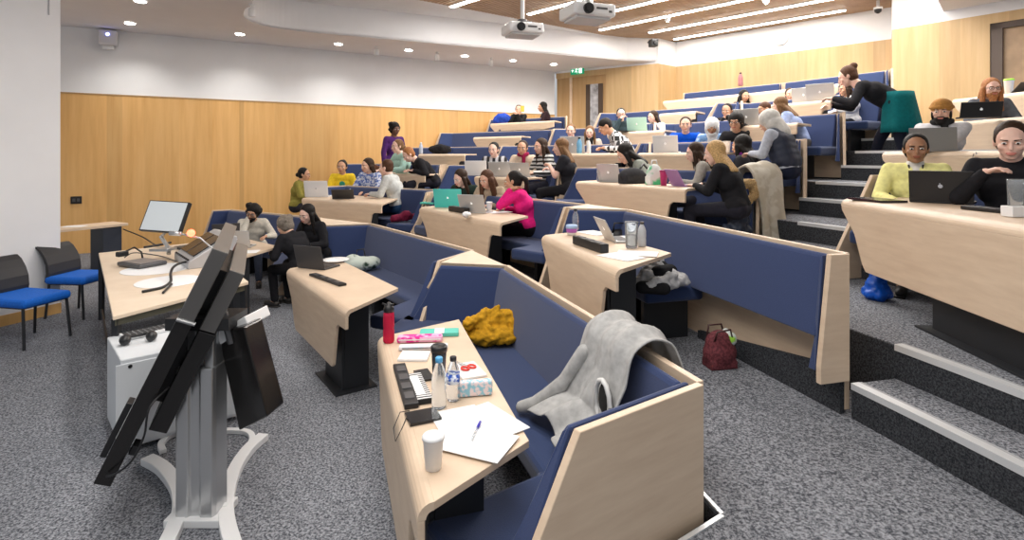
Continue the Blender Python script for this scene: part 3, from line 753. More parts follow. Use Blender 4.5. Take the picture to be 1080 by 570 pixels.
HBLK, HBRN, HCHE, HLBR, HBLO, HGIN, HGRY = (.010,.008,.007), (.035,.018,.010), (.08,.035,.018), (.17,.09,.04), (.50,.32,.14), (.36,.15,.055), (.20,.17,.14)
def hairmat(c): return mat('hair_%03d%03d' % (int(c[0]*999), int(c[1]*999)), c, rough=.6, spec=.22, noise=.35, scale=70, bump=.4)
EYEW = mat('eye_white', (.75,.73,.70), .3); EYED = mat('eye_dark', (.02,.015,.012), .2)
SHOE = mat('shoe_dark', (.02,.018,.016), .5)

def ik(a, t, l1, l2, hint):
    v = t-a; d = min(v.length, (l1+l2)*.995); u = v.normalized(); t = a+u*d
    x = (l1*l1-l2*l2+d*d)/(2*d); h = math.sqrt(max(0, l1*l1-x*x))
    p = hint-u*hint.dot(u)
    if p.length < 1e-4: p = Vector((0,0,-1))
    return a+u*x+p.normalized()*h, t

def person(label, pos, T, face, skinc=FAIR, hairc=HBRN, hair='long', top=(.2,.2,.2), trou=(.02,.022,.03), lean=14, side=0, yaw=0, pitch=8, roll=0,
           lh=None, rh=None, scale=1.0, sit=.47, stand=False, topmat=None, voxel=.009, extra=None, glasses=False, short=False, beard=None, cat='person', shoe=None, width=1.0, twist=0, neck=None, knees=(.46,.46), group=None, vcl=.014, feet=None, headfix=None):
    """face: heading in degrees, 0 looks away from the camera, 180 looks at it, 90 to the right"""
    t = thing('person', label, cat, (pos.x, pos.y, T), -math.radians(face), group); t.scale = (scale,)*3
    V = Vector; hip = V((0,0,sit+.10)) if not stand else V((0,0,.93))
    la, sa = math.radians(lean), math.radians(side)
    sp = V((math.sin(sa), math.sin(la), math.cos(la)*math.cos(sa))).normalized()
    fw = V((0,1,0)); fw = (fw-sp*fw.dot(sp)).normalized(); rt = fw.cross(sp).normalized()
    tw = Matrix.Rotation(math.radians(twist), 3, sp); fwc = tw@fw; rtc = tw@rt
    chest = hip+sp*.30+fw*-.01; shc = hip+sp*.45; nk = hip+sp*.50
    sw = .165*width
    shl, shr = shc-rtc*sw, shc+rtc*sw
    H = (Matrix.Rotation(-math.radians(face-face+yaw), 3, 'Z')@Matrix.Rotation(-math.radians(pitch), 3, 'X')@Matrix.Rotation(math.radians(roll), 3, 'Y'))
    if stand or lean > 45: base_n = nk+sp*.04
    else: base_n = nk+V((0, .015+.02*math.sin(la), .010))
    hc = base_n+H@V((0,.03,.116))
    # ---- arms
    def armpts(sh, tgt, sg):
        if tgt is None: tgt = V((sg*.16, .40, sit+.29)) if not stand else V((sg*.26,.06,.80))
        tgt = V(tgt)
        el, w = ik(sh, tgt, .275, .25, V((sg*.55,-.25,-.8)))
        return el, w
    ell, wl = armpts(shl, lh, -1); elr, wr = armpts(shr, rh, 1)
    B = MB()
    # head
    H = H*1.11
    def hp(x, y, z): return hc+H@V((x,y,z))
    B.ell(hp(0,-.012,.022), (.076,.093,.092), H, 18, 12)
    B.ell(hp(0,.018,-.030), (.061,.068,.072), H, 16, 10)
    B.ell(hp(0,.048,-.078), (.034,.030,.026), H, 12, 8)
    B.cap(hp(0,.086,.012), hp(0,.104,-.022), .009, .013, 8)
    B.cap(hp(-.035,.072,.028), hp(.035,.072,.028), .014, None, 8)
    B.ell(hp(-.04,.060,-.018), (.024,.02,.02), H, 10, 6); B.ell(hp(.04,.060,-.018), (.024,.02,.02), H, 10, 6)
    B.ell(hp(0,.080,-.052), (.024,.014,.012), H, 10, 6)
    for s_ in (-1,1): B.ell(hp(s_*.077,-.008,-.004), (.010,.018,.030), H, 8, 6)
    B.cap(hp(0,-.022,-.05), nk-sp*.02, .056, .064, 14)
    # torso
    B.cap(hip-rt*.075, hip+rt*.075, .105, None, 14)
    B.cap(hip+sp*.04, chest-sp*.06, .115, .118, 14)
    B.cap(chest-rtc*.065, chest+rtc*.065, .112, None, 14)
    B.cap(shc-rtc*(sw-.05)-sp*.03, shc+rtc*(sw-.05)-sp*.03, .078, None, 14)
    B.cap(shl, ell, .050, .040, 12); B.cap(shr, elr, .050, .040, 12)
    B.cap(ell, wl, .041, .027, 12); B.cap(elr, wr, .041, .027, 12)
    # hands
    for sg, el, w in ((-1, ell, wl), (1, elr, wr)):
        d = (w-el).normalized(); dn_ = V((d.x, d.y, d.z*.4-.08)).normalized()
        sd_ = dn_.cross(V((0,0,1))); sd_ = sd_.normalized() if sd_.length > .1 else V((1,0,0)); up_ = sd_.cross(dn_).normalized()
        for k in (-1,0,1): B.cap(w+dn_*.01, w+dn_*.078+sd_*.020*k, .017, .014, 8)
        for k, ln in ((-1.5,.058), (-.5,.070), (.5,.066), (1.5,.052)):
            kk = k if sg > 0 else -k
            a0 = w+dn_*.082+sd_*.0175*kk; a1 = a0+(dn_*.8-up_*.35+sd_*.06*kk).normalized()*ln*.55; a2 = a1+(dn_*.5-up_*.75).normalized()*ln*.5
            B.cap(a0, a1, .0098, .0092, 8); B.cap(a1, a2, .0092, .0082, 8)
        th = -sd_*sg
        a0 = w+dn_*.022+th*.018; a1 = a0+(dn_*.6+th*.7-up_*.2).normalized()*.042; B.cap(a0, a1, .013, .011, 8); B.cap(a1, a1+(dn_*.9-up_*.2).normalized()*.03, .011, .009, 8)
    # legs
    legs = []
    for sg in (-1,1):
        if stand:
            f = (feet or ((-.10,.02),(.10,.0)))[0 if sg < 0 else 1]
            hj = hip+V((sg*.09,0,-.02)); an = V((f[0], f[1], .08)); kn = (hj+an)/2+V((0,.035,.02)); fd = V((sg*.10,1,0)).normalized()
        else:
            kx = knees[0 if sg < 0 else 1]
            hj = hip+V((sg*.085,0,-.01)); kn = V((sg*.11, kx, sit+.045)); an = V((sg*.115, kx+.0-.06, .09)); fd = V((sg*.12,1,0)).normalized()
        legs.append((hj, kn, an, fd))
        B.cap(hj, kn, .080, .054, 14); B.cap(kn, an, .052, .036, 12); B.cap(an-V((0,0,.03)), an+fd*.14-V((0,0,.05)), .035, .028, 10)
    mobj('body', remesh(B, voxel, 2), skin(skinc), t)
    # ---- clothing
    g = .016
    Tm = topmat or cloth('cloth_%02d%02d%02d' % tuple(int(x*99) for x in top), top)
    C_ = MB()
    C_.cap(hip-rt*.08+sp*.02, hip+rt*.08+sp*.02, .105+g, None, 14)
    C_.cap(hip+sp*.04, chest-sp*.06, .118+g, .122+g, 14); C_.cap(chest-rtc*.07, chest+rtc*.07, .114+g, None, 14)
    C_.cap(shc-rtc*(sw-.05)-sp*.035, shc+rtc*(sw-.05)-sp*.035, .078+g, None, 14)
    C_.cap(shc-sp*.01, nk-sp*.005+fw*-.005, .075, .060, 12)
    for sh, el, w in ((shl, ell, wl), (shr, elr, wr)):
        if short: C_.cap(sh, sh+(el-sh)*.6, .068, .060, 12)
        else: C_.cap(sh, el, .064, .058, 12); C_.cap(el, w-(w-el).normalized()*.02, .058, .040, 12)
    mobj('top', remesh(C_, vcl, 3), Tm, t)
    Q = MB(); Q.cap(hip-rt*.08-V((0,0,.01)), hip+rt*.08-V((0,0,.01)), .112+g*.6, None, 14)
    for hj, kn, an, fd in legs:
        Q.cap(hj, kn, .093, .068, 14); Q.cap(kn, an+V((0,0,.02)), .066, .052, 12)
    mobj('trousers', remesh(Q, vcl, 3), cloth('trouser_%02d%02d%02d' % tuple(int(x*99) for x in trou), trou), t)
    for hj, kn, an, fd in legs:
        Z_ = MB(); Z_.cap(an-V((0,0,.045))-fd*.02, an+fd*.15-V((0,0,.05)), .044, .036, 10); Z_.box(an+fd*.06-V((0,0,.082)), (.038,.125,.008), rz=math.atan2(fd.y, fd.x)-PI/2)
        obj('shoe', Z_, shoe or SHOE, t, smooth=True)
    # ---- face
    for s_ in (-1,1):
        E = MB(); E.ell(hp(s_*.031,.078,.008), (.014,.009,.0075), H, 10, 6); E.mi(1).ell(hp(s_*.031,.0855,.007), (.0068,.003,.0062), H, 8, 6)
        obj('eye', E, [EYEW, EYED], t, smooth=True)
        E = MB(); E.cap(hp(s_*.016,.090,.027), hp(s_*.046,.076,.029), .0042, .003, 6); obj('eyebrow', E, hairmat(hairc if hairc != HBLO else HLBR), t, smooth=True)
    M_ = MB(); M_.cap(hp(-.019,.088,-.050), hp(.019,.088,-.050), .0062, None, 8); M_.cap(hp(-.013,.089,-.057), hp(.013,.089,-.057), .006, None, 8)
    obj('lips', M_, mat('lips_%02d' % int(skinc[0]*99), (skinc[0]*.75, skinc[1]*.42, skinc[2]*.42), .4), t, smooth=True)
    if glasses:
        G = MB()
        for s_ in (-1,1):
            pts = [hp(s_*.034+.024*math.cos(a*PI/6), .098, .006+.019*math.sin(a*PI/6)) for a in range(13)]; G.tube(pts, .0026, 5, cap=False)
            G.tube([hp(s_*.058,.098,.010), hp(s_*.080,.0,.008)], .0026, 5)
        G.tube([hp(-.010,.100,.010), hp(.010,.100,.010)], .0026, 5); obj('glasses', G, BLACK, t)
    if beard:
        b_ = MB(); b_.ell(hp(0,.030,-.068), (.061,.060,.050), H, 14, 9); b_.ell(hp(0,.052,-.095), (.042,.04,.035), H, 12, 8)
        b_.cap(hp(-.026,.090,-.042), hp(.026,.090,-.042), .008, None, 8)
        if beard == 'long': b_.cap(hp(0,.045,-.09), hp(0,.05,-.16), .05, .032, 12)
        mobj('beard', remesh(b_, .008, 1), hairmat(hairc), t)
    # ---- hair / head cover
    hb = MB(); hm = hairmat(hairc); nm = 'hair'
    def capshape(g_=.0):
        hb.ell(hp(0,-.029,.040), (.083+g_,.093+g_,.088+g_), H, 18, 12); hb.ell(hp(0,-.040,-.008), (.080+g_,.070+g_,.080+g_), H, 16, 10)
        for s_ in (-1,1): hb.ell(hp(s_*.067,-.004,.022), (.017,.030,.042), H, 10, 7)
    if hair in ('long', 'longfront', 'wavy'):
        capshape(.004); e_ = .016 if hair == 'wavy' else 0
        for s_ in (-1,-.5,0,.5,1):
            top_ = hp(s_*.062, -.040-.022*(1-abs(s_)), -.01); low = shc+rtc*(s_*.085)-fwc*(.105-.02*abs(s_))-sp*.06
            hb.cap(top_, low, .040+e_, .034+e_, 10)
        if hair != 'long':
            for s_ in (-1,1): hb.cap(hp(s_*.078,.005,.0), shc+rtc*(s_*.10)+fwc*.075-sp*.10, .030+e_, .030+e_, 10)
        else:
            for s_ in (-1,1): hb.cap(hp(s_*.078,-.005,.0), shc+rtc*(s_*.095)+fwc*.0+sp*.02, .026, .024, 10)
    elif hair == 'short': capshape(-.002)
    elif hair == 'crop': hb.ell(hp(0,-.018,.034), (.081,.096,.086), H, 18, 12); hb.ell(hp(0,-.042,.0), (.074,.062,.06), H, 16, 10)
    elif hair == 'afro':
        capshape(.012); 
        for k in range(26):
            a = k*2.4; z = -.03+.12*((k*.37)%1); r = .085
            hb.ell(hp(r*math.cos(a), -.035+min(.03, .075*math.sin(a)), z+.02), (.034,.034,.034), H, 8, 6)
    elif hair == 'curlylong':
        capshape(.016)
        for k in range(64):
            a = k*2.4; z = .07-.36*((k*.618)%1); r = .095+.085*max(0, .03-z)/.25
            y = -.05+.6*r*math.sin(a)
            hb.ell(hp(r*math.cos(a)*1.1, min(y, .0), z), (.036,.036,.036), H, 8, 6)
    elif hair == 'bun': capshape(); hb.ell(hp(0,-.105,.085), (.045,.045,.042), H, 12, 8)
    elif hair == 'lowbun': capshape(); hb.ell(hp(0,-.115,-.02), (.042,.040,.040), H, 12, 8)
    elif hair == 'pony': capshape(); hb.cap(hp(0,-.105,.045), hp(0,-.155,.0), .026, .036, 10); hb.cap(hp(0,-.155,.0), hp(.0,-.165,-.13), .036, .018, 10)
    elif hair == 'hijab':
        hb.ell(hp(0,-.022,.034), (.098,.108,.102), H, 18, 12); hb.ell(hp(0,-.03,-.04), (.098,.092,.10), H, 16, 10)
        hb.ell(hp(0,.018,-.092), (.078,.072,.045), H, 14, 9); hb.cap(hp(0,-.01,-.10), chest+sp*.10+fw*.03, .085, .10, 14)
        for s_ in (-1,1): hb.ell(hp(s_*.073,.018,-.02), (.026,.045,.075), H, 10, 8)
        nm = 'headscarf'; hm = cloth('scarf_%02d%02d' % (int(hairc[0]*99), int(hairc[1]*99)), hairc)
    elif hair == 'beanie':
        hb.ell(hp(0,-.016,.050), (.090,.104,.082), H, 18, 12)
        q_ = [hp(.088*math.cos(a*PI/8), -.014+.100*math.sin(a*PI/8), .042+.01*math.sin(a*PI/8)) for a in range(17)]
        hb.tube(q_, .017, 8, cap=False)
        k_ = MB(); k_.ell(hp(0,-.045,-.005), (.076,.058,.07), H, 14, 9)
        for s_ in (-1,1): k_.ell(hp(s_*.070,.004,-.03), (.013,.026,.05), H, 10, 7)
        mobj('hair', remesh(k_, .009, 1), hairmat(hairc), t)
        nm = 'beanie'; hm = mat('knit_mustard', (.42,.20,.045), .95, noise=.25, scale=90, bump=.6)
    elif hair == 'hood':
        hb.ell(hp(0,-.03,.03), (.115,.118,.112), H, 18, 12); hb.ell(hp(0,-.06,-.05), (.12,.10,.10), H, 16, 10); hb.cap(hp(0,-.06,-.05), shc-fw*.05, .11, .12, 12)
        nm = 'hood'; hm = cloth('hood_%02d' % int(hairc[0]*99), hairc)
    if hb.v: mobj(nm, remesh(hb, .010, 2), hm, t)
    if extra: extra(t, dict(hip=hip, sp=sp, fw=fw, rt=rt, fwc=fwc, rtc=rtc, chest=chest, shc=shc, nk=nk, sw=sw, shl=shl, shr=shr, hp=hp, H=H, legs=legs, ell=ell, elr=elr, wl=wl, wr=wr, hc=hc))
    return t
def scarf(c):
    def f(t, k):
        m_ = MB(); pts = []
        for a in range(13):
            an = a*PI/6; pts.append(k['nk']+k['rtc']*.075*math.cos(an)+k['fwc']*(.075*math.sin(an)+.015)+Vector((0,0,.02)))
        m_.tube(pts, .036, 10, cap=False); m_.cap(pts[3]-k['rtc']*.03, k['chest']+k['fwc']*.13-k['rtc']*.03, .036, .03)
        mobj('scarf', remesh(m_, .011, 2), cloth('scarfc_%02d%02d' % (int(c[0]*99), int(c[1]*99)), c, .3), t)
    return f
def vest(c, col=None):
    def f(t, k):
        m_ = MB(); cc, sp_, rt_ = k['chest'], k['sp'], k['rtc']
        for z in (-.20,-.12,-.04,.04): m_.cap(cc+sp_*z-rt_*.07, cc+sp_*z+rt_*.07, .152, None, 14)
        m_.cap(k['shc']-rt_*.12-sp_*.02, k['shc']+rt_*.12-sp_*.02, .100, None, 14)
        mobj('body_warmer', remesh(m_, .014, 2), mat('vest_%02d' % int(c[2]*99), c, .6, noise=.2, scale=12, bump=.4), t)
    return f
def shirt_front(c):
    def f(t, k):        # the white or dark layer inside an open jacket
        m_ = MB(); cc, fw_ = k['chest'], k['fwc']
        m_.cap(cc+fw_*.045+k['sp']*.13, cc+fw_*.045-k['sp']*.22, .062, .075, 12); m_.cap(k['nk']+fw_*.01, k['nk']+Vector((0,0,.025)), .068, .062, 14)
        mobj('undershirt', remesh(m_, .011, 2), cloth('inner_%02d%02d' % (int(c[0]*99), int(c[1]*99)), c), t)
        l_ = MB(); l_.tube([k['nk']+k['rtc']*.05+fw_*.055, cc+fw_*.135+k['rtc']*.02, cc+fw_*.145-k['sp']*.15], .008, 6); l_.tube([k['nk']-k['rtc']*.05+fw_*.055, cc+fw_*.135-k['rtc']*.02, cc+fw_*.145-k['sp']*.15], .008, 6)
        obj('lanyard', l_, BLACK, t)
    return f
def checker_mat(name, a, b, sc):
    if name in MATS: return MATS[name]
    m, t, bs = nodes_mat(name); tc = t.nodes.new('ShaderNodeTexCoord'); ck = t.nodes.new('ShaderNodeTexChecker')
    ck.inputs['Scale'].default_value = sc; ck.inputs['Color1'].default_value = rgb(a); ck.inputs['Color2'].default_value = rgb(b)
    t.links.new(tc.outputs['Object'], ck.inputs['Vector']); t.links.new(ck.outputs['Color'], bs.inputs['Base Color']); bs.inputs['Roughness'].default_value = .9
    MATS[name] = m; return m
def stripe_mat(name, a, b, sc, axis='X'):
    if name in MATS: return MATS[name]
    m, t, bs = nodes_mat(name); tc = t.nodes.new('ShaderNodeTexCoord'); w_ = t.nodes.new('ShaderNodeTexWave'); w_.bands_direction = axis
    w_.inputs['Scale'].default_value = sc; w_.inputs['Distortion'].default_value = 1.5
    r = t.nodes.new('ShaderNodeValToRGB'); r.color_ramp.interpolation = 'CONSTANT'; r.color_ramp.elements[0].color = rgb(a); r.color_ramp.elements[1].position = .5; r.color_ramp.elements[1].color = rgb(b)
    t.links.new(tc.outputs['Object'], w_.inputs['Vector']); t.links.new(w_.outputs['Fac'], r.inputs['Fac']); t.links.new(r.outputs['Color'], bs.inputs['Base Color']); bs.inputs['Roughness'].default_value = .9
    MATS[name] = m; return m
def blotch_mat(name, a, b, sc, th=.5):
    if name in MATS: return MATS[name]
    m, t, bs = nodes_mat(name); tc = t.nodes.new('ShaderNodeTexCoord'); n = t.nodes.new('ShaderNodeTexNoise'); n.inputs['Scale'].default_value = sc
    r = t.nodes.new('ShaderNodeValToRGB'); r.color_ramp.elements[0].position = th-.05; r.color_ramp.elements[0].color = rgb(a); r.color_ramp.elements[1].position = th+.05; r.color_ramp.elements[1].color = rgb(b)
    t.links.new(tc.outputs['Object'], n.inputs['Vector']); t.links.new(n.outputs['Fac'], r.inputs['Fac']); t.links.new(r.outputs['Color'], bs.inputs['Base Color']); bs.inputs['Roughness'].default_value = .85
    MATS[name] = m; return m

def at_head(px, py, T, d, h=1.36):
    """a seat at distance d seen at column px; scale so that the head top lands at row py"""
    z = CZ+(HY-py)/F*d
    return PD(px, d, 0), max(.82, min(1.2, (z-T)/h))
def hf(x, y): return math.degrees(math.atan2(x, y))
def seat(px, py, k, R, T=None, h=1.33, **kw):
    p = OR(px, R); z = CZ+(HY-py)/F*p.y; T = TZ[k] if T is None else T
    s = max(.82, min(1.18, (z-T)/h)); return p, s
def add(label, px, py, k, d=None, R=None, h=1.33, face=200, **kw):
    """px, py: head column and top row in the photo; the head leads the seat by the lean"""
    T = TZ[k]
    p = PD(px, d, 0) if d else OR(px, R)
    ray = math.degrees(math.atan2(p.x, p.y)); face = face+ray
    L_ = math.radians(kw.get('lean',14)); pt_ = math.radians(kw.get('pitch',8))
    h = (.94 if kw.get('stand') else .60)+.5*math.cos(L_)+.245-.08*(1-math.cos(pt_))
    z = CZ+(HY-py)/F*p.y; s = max(.82, min(1.22, (z-T)/h))
    # the head sits forward of the hips by the lean: step the hips back so that the head keeps its column
    lean = kw.get('lean', 14); off = (.52*math.sin(math.radians(lean))+.06)*s
    a = math.radians(face); p = p-Vector((math.sin(a), math.cos(a), 0))*off
    return person(label, p, T, face, scale=s, **kw)
# front row, far table
add('person with dark curly hair and glasses in a cream shirt, cheek resting on one hand', 266, 214, 0, d=8.05, h=1.26, face=188, lean=22, yaw=14, pitch=16, roll=-12, skinc=TAN, hairc=HBLK, hair='afro', glasses=True, beard='short', top=(.62,.58,.50), trou=(.05,.06,.09), rh=(.05,.30,1.08), lh=(-.22,.40,.78))
add('person seen from behind with grey brown hair, head bowed, black top', 303, 226, 0, d=6.9, h=1.20, face=320, lean=26, pitch=30, yaw=-10, skinc=FAIR, hairc=HGRY, hair='afro', top=(.014,.014,.017), trou=(.012,.012,.015))
add('person with long black hair and cream top looking down, beside the front row bench trim', 325, 214, 0, d=7.3, h=1.28, face=225, lean=16, pitch=20, skinc=PALE, hairc=HBLK, hair='longfront', top=(.016,.015,.018), trou=(.014,.014,.018))
# second row, yellow group
add('person in an olive top with dark tied hair, looking right across a white laptop', 321, 176, 1, d=10.4, h=1.28, face=110, lean=10, skinc=TAN, hairc=HBLK, hair='lowbun', top=(.25,.22,.05), trou=(.03,.03,.04))
YEL = cloth('sweat_yellow', (.78,.55,.03))
add('person in a bright yellow sweatshirt with a green chest patch', 361, 168, 1, d=10.9, h=1.30, face=185, yaw=10, lean=4, pitch=2, skinc=TAN, hairc=HBLK, hair='bun', topmat=YEL, trou=(.03,.03,.04), extra=lambda t, k: (lambda m_: obj('chest_print', m_, mat('print_green', (.02,.30,.22), .7), t))(MB().ell(k['chest']+k['fwc']*.128+k['sp']*.02, (.05,.012,.05), k['H'].copy())))
add('person in a blue and white checked shirt with long dark hair, turned left', 388, 166, 1, d=10.6, h=1.30, face=215, yaw=20, lean=6, skinc=FAIR, hairc=HBRN, hair='long', topmat=blotch_mat('plaid_blue', (.08,.15,.45), (.62,.66,.78), 28), trou=(.05,.08,.16))
add('person in a pale grey hoodie and jeans with reddish brown hair, seen from behind', 407, 167, 1, d=9.7, h=1.30, face=292, lean=16, skinc=PALE, hairc=HCHE, hair='short', top=(.52,.54,.53), trou=(.02,.06,.14), width=1.1)
# second row, pink group
add('person in a dark green top with long dark hair, looking down behind the turquoise laptop', 488, 177, 1, d=8.3, h=1.26, face=205, yaw=25, lean=18, pitch=22, skinc=PALE, hairc=HBRN, hair='longfront', top=(.02,.035,.028), lh=(-.1,.42,.80), rh=(.12,.42,.80))
add('person in a beige top with long wavy brown hair, smiling down', 515, 178, 1, d=8.0, h=1.26, face=200, yaw=20, lean=18, pitch=20, skinc=FAIR, hairc=HCHE, hair='wavy', top=(.42,.33,.24), lh=(-.1,.42,.80), rh=(.12,.42,.80))
add('person in a hot pink sweatshirt with a dark ponytail, hand near the mouth', 541, 179, 1, d=7.2, h=1.27, face=277, yaw=4, lean=20, pitch=8, skinc=TAN, hairc=HBLK, hair='pony', topmat=cloth('sweat_pink', (.72,.015,.20)), trou=(.010,.010,.012), lh=(-.08,.26,1.06), rh=(.10,.36,.80), voxel=.008)
# third row, silver laptops
add('person in a black and white top with dark tied hair, behind the white laptop', 521, 149, 2, d=10.0, h=1.30, face=190, lean=8, skinc=PALE, hairc=HBLK, hair='lowbun', topmat=stripe_mat('bw_top', (.015,.015,.018), (.5,.5,.52), 3), trou=(.02,.02,.03), yaw=10)
add('person with a dark red scarf and cream top, dark curly hair', 551, 147, 2, d=9.9, h=1.30, face=195, lean=8, skinc=TAN, hairc=HBRN, hair='short', top=(.62,.50,.38), trou=(.02,.02,.03), extra=scarf((.28,.015,.06)))
add('person in a striped black and white top with long straight dark hair', 570, 145, 2, d=9.6, h=1.30, face=235, lean=10, skinc=FAIR, hairc=HBRN, hair='longfront', topmat=stripe_mat('zebra', (.02,.02,.02), (.6,.6,.58), 5, 'Z'), trou=(.02,.02,.03))
add('person in a black T-shirt with long light brown hair, seen from the side and behind', 591, 145, 2, d=8.6, h=1.30, face=282, yaw=-4, lean=12, skinc=PALE, hairc=HLBR, hair='long', short=True, top=(.02,.02,.025), trou=(.012,.012,.015), lh=(-.08,.32,.92), rh=(.10,.34,.86))
# third row, green bag table
add('person bent low over a bag with black hair and grey green top, face hidden', 663, 149, 2, d=7.7, h=1.18, face=262, lean=38, pitch=34, skinc=FAIR, hairc=HBLK, hair='longfront', top=(.25,.27,.24), trou=(.02,.02,.03))
add('person in a grey hoodie with long dark brown hair in profile at the purple laptop', 733, 149, 2, d=7.1, h=1.25, face=265, yaw=-2, lean=14, pitch=12, skinc=PALE, hairc=HBRN, hair='longfront', top=(.34,.32,.29), trou=(.02,.02,.03), lh=(-.12,.40,.80), rh=(.10,.40,.80))
add('person with long blonde hair in a black jacket and dark trousers, seen from behind', 755, 147, 2, d=5.95, h=1.27, face=288, yaw=-6, lean=20, pitch=16, skinc=PALE, hairc=HBLO, hair='long', top=(.012,.012,.014), trou=(.012,.014,.022), lh=(-.10,.44,.80), rh=(.08,.42,.80), knees=(.50,.48), voxel=.008)
add('person in dark grey with a purple collar and black hair, behind the blonde person', 782, 141, 2, d=7.1, h=1.30, face=300, lean=16, pitch=10, skinc=TAN, hairc=HBLK, hair='longfront', top=(.035,.035,.042), trou=(.02,.02,.03), extra=scarf((.22,.02,.25)))
# third row, far left
add('person in a purple top with black curly hair, standing by the oak wall', 417, 131, 2, d=11.9, face=150, stand=True, lean=2, skinc=DEEP, hairc=HBLK, hair='afro', top=(.07,.02,.13), trou=(.02,.02,.03))
add('person in a pale teal top with fair tied hair, looking left', 419, 146, 2, d=11.0, h=1.25, face=240, lean=8, skinc=PALE, hairc=HLBR, hair='lowbun', top=(.40,.62,.55), trou=(.02,.02,.03))
add('person with ginger hair and black top bent forward over the table edge', 434, 153, 2, d=10.6, h=1.15, face=255, lean=40, pitch=40, skinc=PALE, hairc=HGIN, hair='short', top=(.015,.015,.018), trou=(.02,.02,.03))
# fourth row
add('person with a pale face and mid brown tied hair behind a grey laptop', 602, 130, 3, d=10.8, h=1.30, face=190, lean=6, skinc=PALE, hairc=HLBR, hair='lowbun', top=(.45,.40,.36))
add('person with shoulder length blonde hair and a dark scarf', 622, 132, 3, d=10.6, h=1.30, face=185, lean=6, skinc=PALE, hairc=HLBR, hair='longfront', top=(.55,.48,.40), extra=scarf((.02,.02,.02)))
add('person in a black and white checked shirt leaning over with short black hair', 641, 122, 3, d=9.4, h=1.36, face=262, lean=34, pitch=30, skinc=TAN, hairc=HBLK, hair='crop', topmat=checker_mat('buffalo_check', (.02,.02,.022), (.62,.64,.68), 14), trou=(.02,.02,.03))
add('person in glasses holding a hand up in front of the face', 655, 113, 4, d=10.4, h=1.28, face=175, lean=4, skinc=PALE, hairc=HBLK, hair='short', top=(.03,.05,.06), glasses=True, rh=(.02,.24,1.10))
add('person in a white top with long dark hair behind the mint green laptop', 689, 116, 4, d=10.2, h=1.25, face=205, yaw=20, lean=6, skinc=PALE, hairc=HBRN, hair='long', top=(.75,.75,.75))
add('person in a bright blue high necked jacket, smiling, dark tied hair', 723, 122, 3, d=8.9, h=1.30, face=182, lean=6, pitch=4, skinc=FAIR, hairc=HBRN, hair='lowbun', topmat=cloth('fleece_blue', (.0,.07,.52)), width=1.15)
add('person in a white headscarf and denim jacket, looking down', 751, 123, 3, d=8.6, h=1.28, face=182, lean=10, pitch=22, skinc=BROWN, hairc=(.72,.74,.76), hair='hijab', topmat=blotch_mat('denim', (.12,.25,.48), (.40,.52,.72), 14))
add('person in glasses with a mass of black curly hair and black top', 776, 118, 3, d=7.9, h=1.28, face=195, lean=12, pitch=8, skinc=TAN, hairc=HBLK, hair='curlylong', glasses=True, top=(.02,.018,.018))
add('person in a white hood, grey sleeves and navy body warmer, seen from behind', 812, 115, 3, d=6.7, h=1.30, face=292, lean=18, pitch=20, skinc=FAIR, hairc=(.62,.61,.58), hair='hood', top=(.42,.45,.52), trou=(.012,.016,.035), extra=vest((.012,.018,.04)), width=1.2, voxel=.008)
# fifth row
add('person in black resting chin on a hand, dark hair, above the white cups', 767, 108, 4, d=9.4, h=1.24, face=200, lean=14, pitch=14, skinc=TAN, hairc=HBLK, hair='short', top=(.015,.015,.018), rh=(.03,.27,1.04))
add('person in a yellow top with very short hair, turned left', 806, 106, 4, d=8.6, h=1.26, face=240, lean=8, skinc=TAN, hairc=HCHE, hair='crop', top=(.75,.60,.03))
add('person in a pale blue jumper with light brown hair, leaning left, seen from behind', 824, 101, 4, d=7.9, h=1.30, face=280, lean=26, pitch=20, skinc=PALE, hairc=HLBR, hair='longfront', top=(.33,.42,.68), trou=(.12,.11,.10), voxel=.008)
# sixth row
add('person with shoulder length black hair at the left end of the upper silver laptops', 785, 94, 5, d=10.6, h=1.26, face=150, lean=4, skinc=TAN, hairc=HBLK, hair='longfront', top=(.02,.02,.025))
add('person with dark pulled back hair in front of the white top row desk', 833, 92, 5, d=9.9, h=1.27, face=170, lean=4, skinc=FAIR, hairc=HBRN, hair='lowbun', top=(.03,.03,.04))
add('person in dark glasses peering over an open silver laptop', 864, 91, 5, d=9.3, h=1.27, face=190, lean=8, skinc=FAIR, hairc=HBLK, hair='short', glasses=True, top=(.03,.03,.04))
add('person in a white top and dark trousers, seated under the arms of the standing woman', 891, 99, 5, d=8.6, h=1.22, face=235, lean=10, pitch=6, skinc=TAN, hairc=HBRN, hair='longfront', top=(.72,.72,.74), lh=(-.15,.40,.74), rh=(.16,.40,.74))
# far left of the sixth row
add('person in dark clothes holding a yellow phone up to the face', 547, 110, 5, d=14.1, h=1.25, face=185, lean=6, skinc=FAIR, hairc=HBLK, hair='short', top=(.015,.013,.013), lh=(.02,.24,1.06), rh=(.10,.24,1.06))
add('person with long dark hair in profile by the far door', 572, 107, 5, d=14.1, h=1.27, face=262, lean=6, skinc=TAN, hairc=HBLK, hair='long', top=(.03,.015,.018))
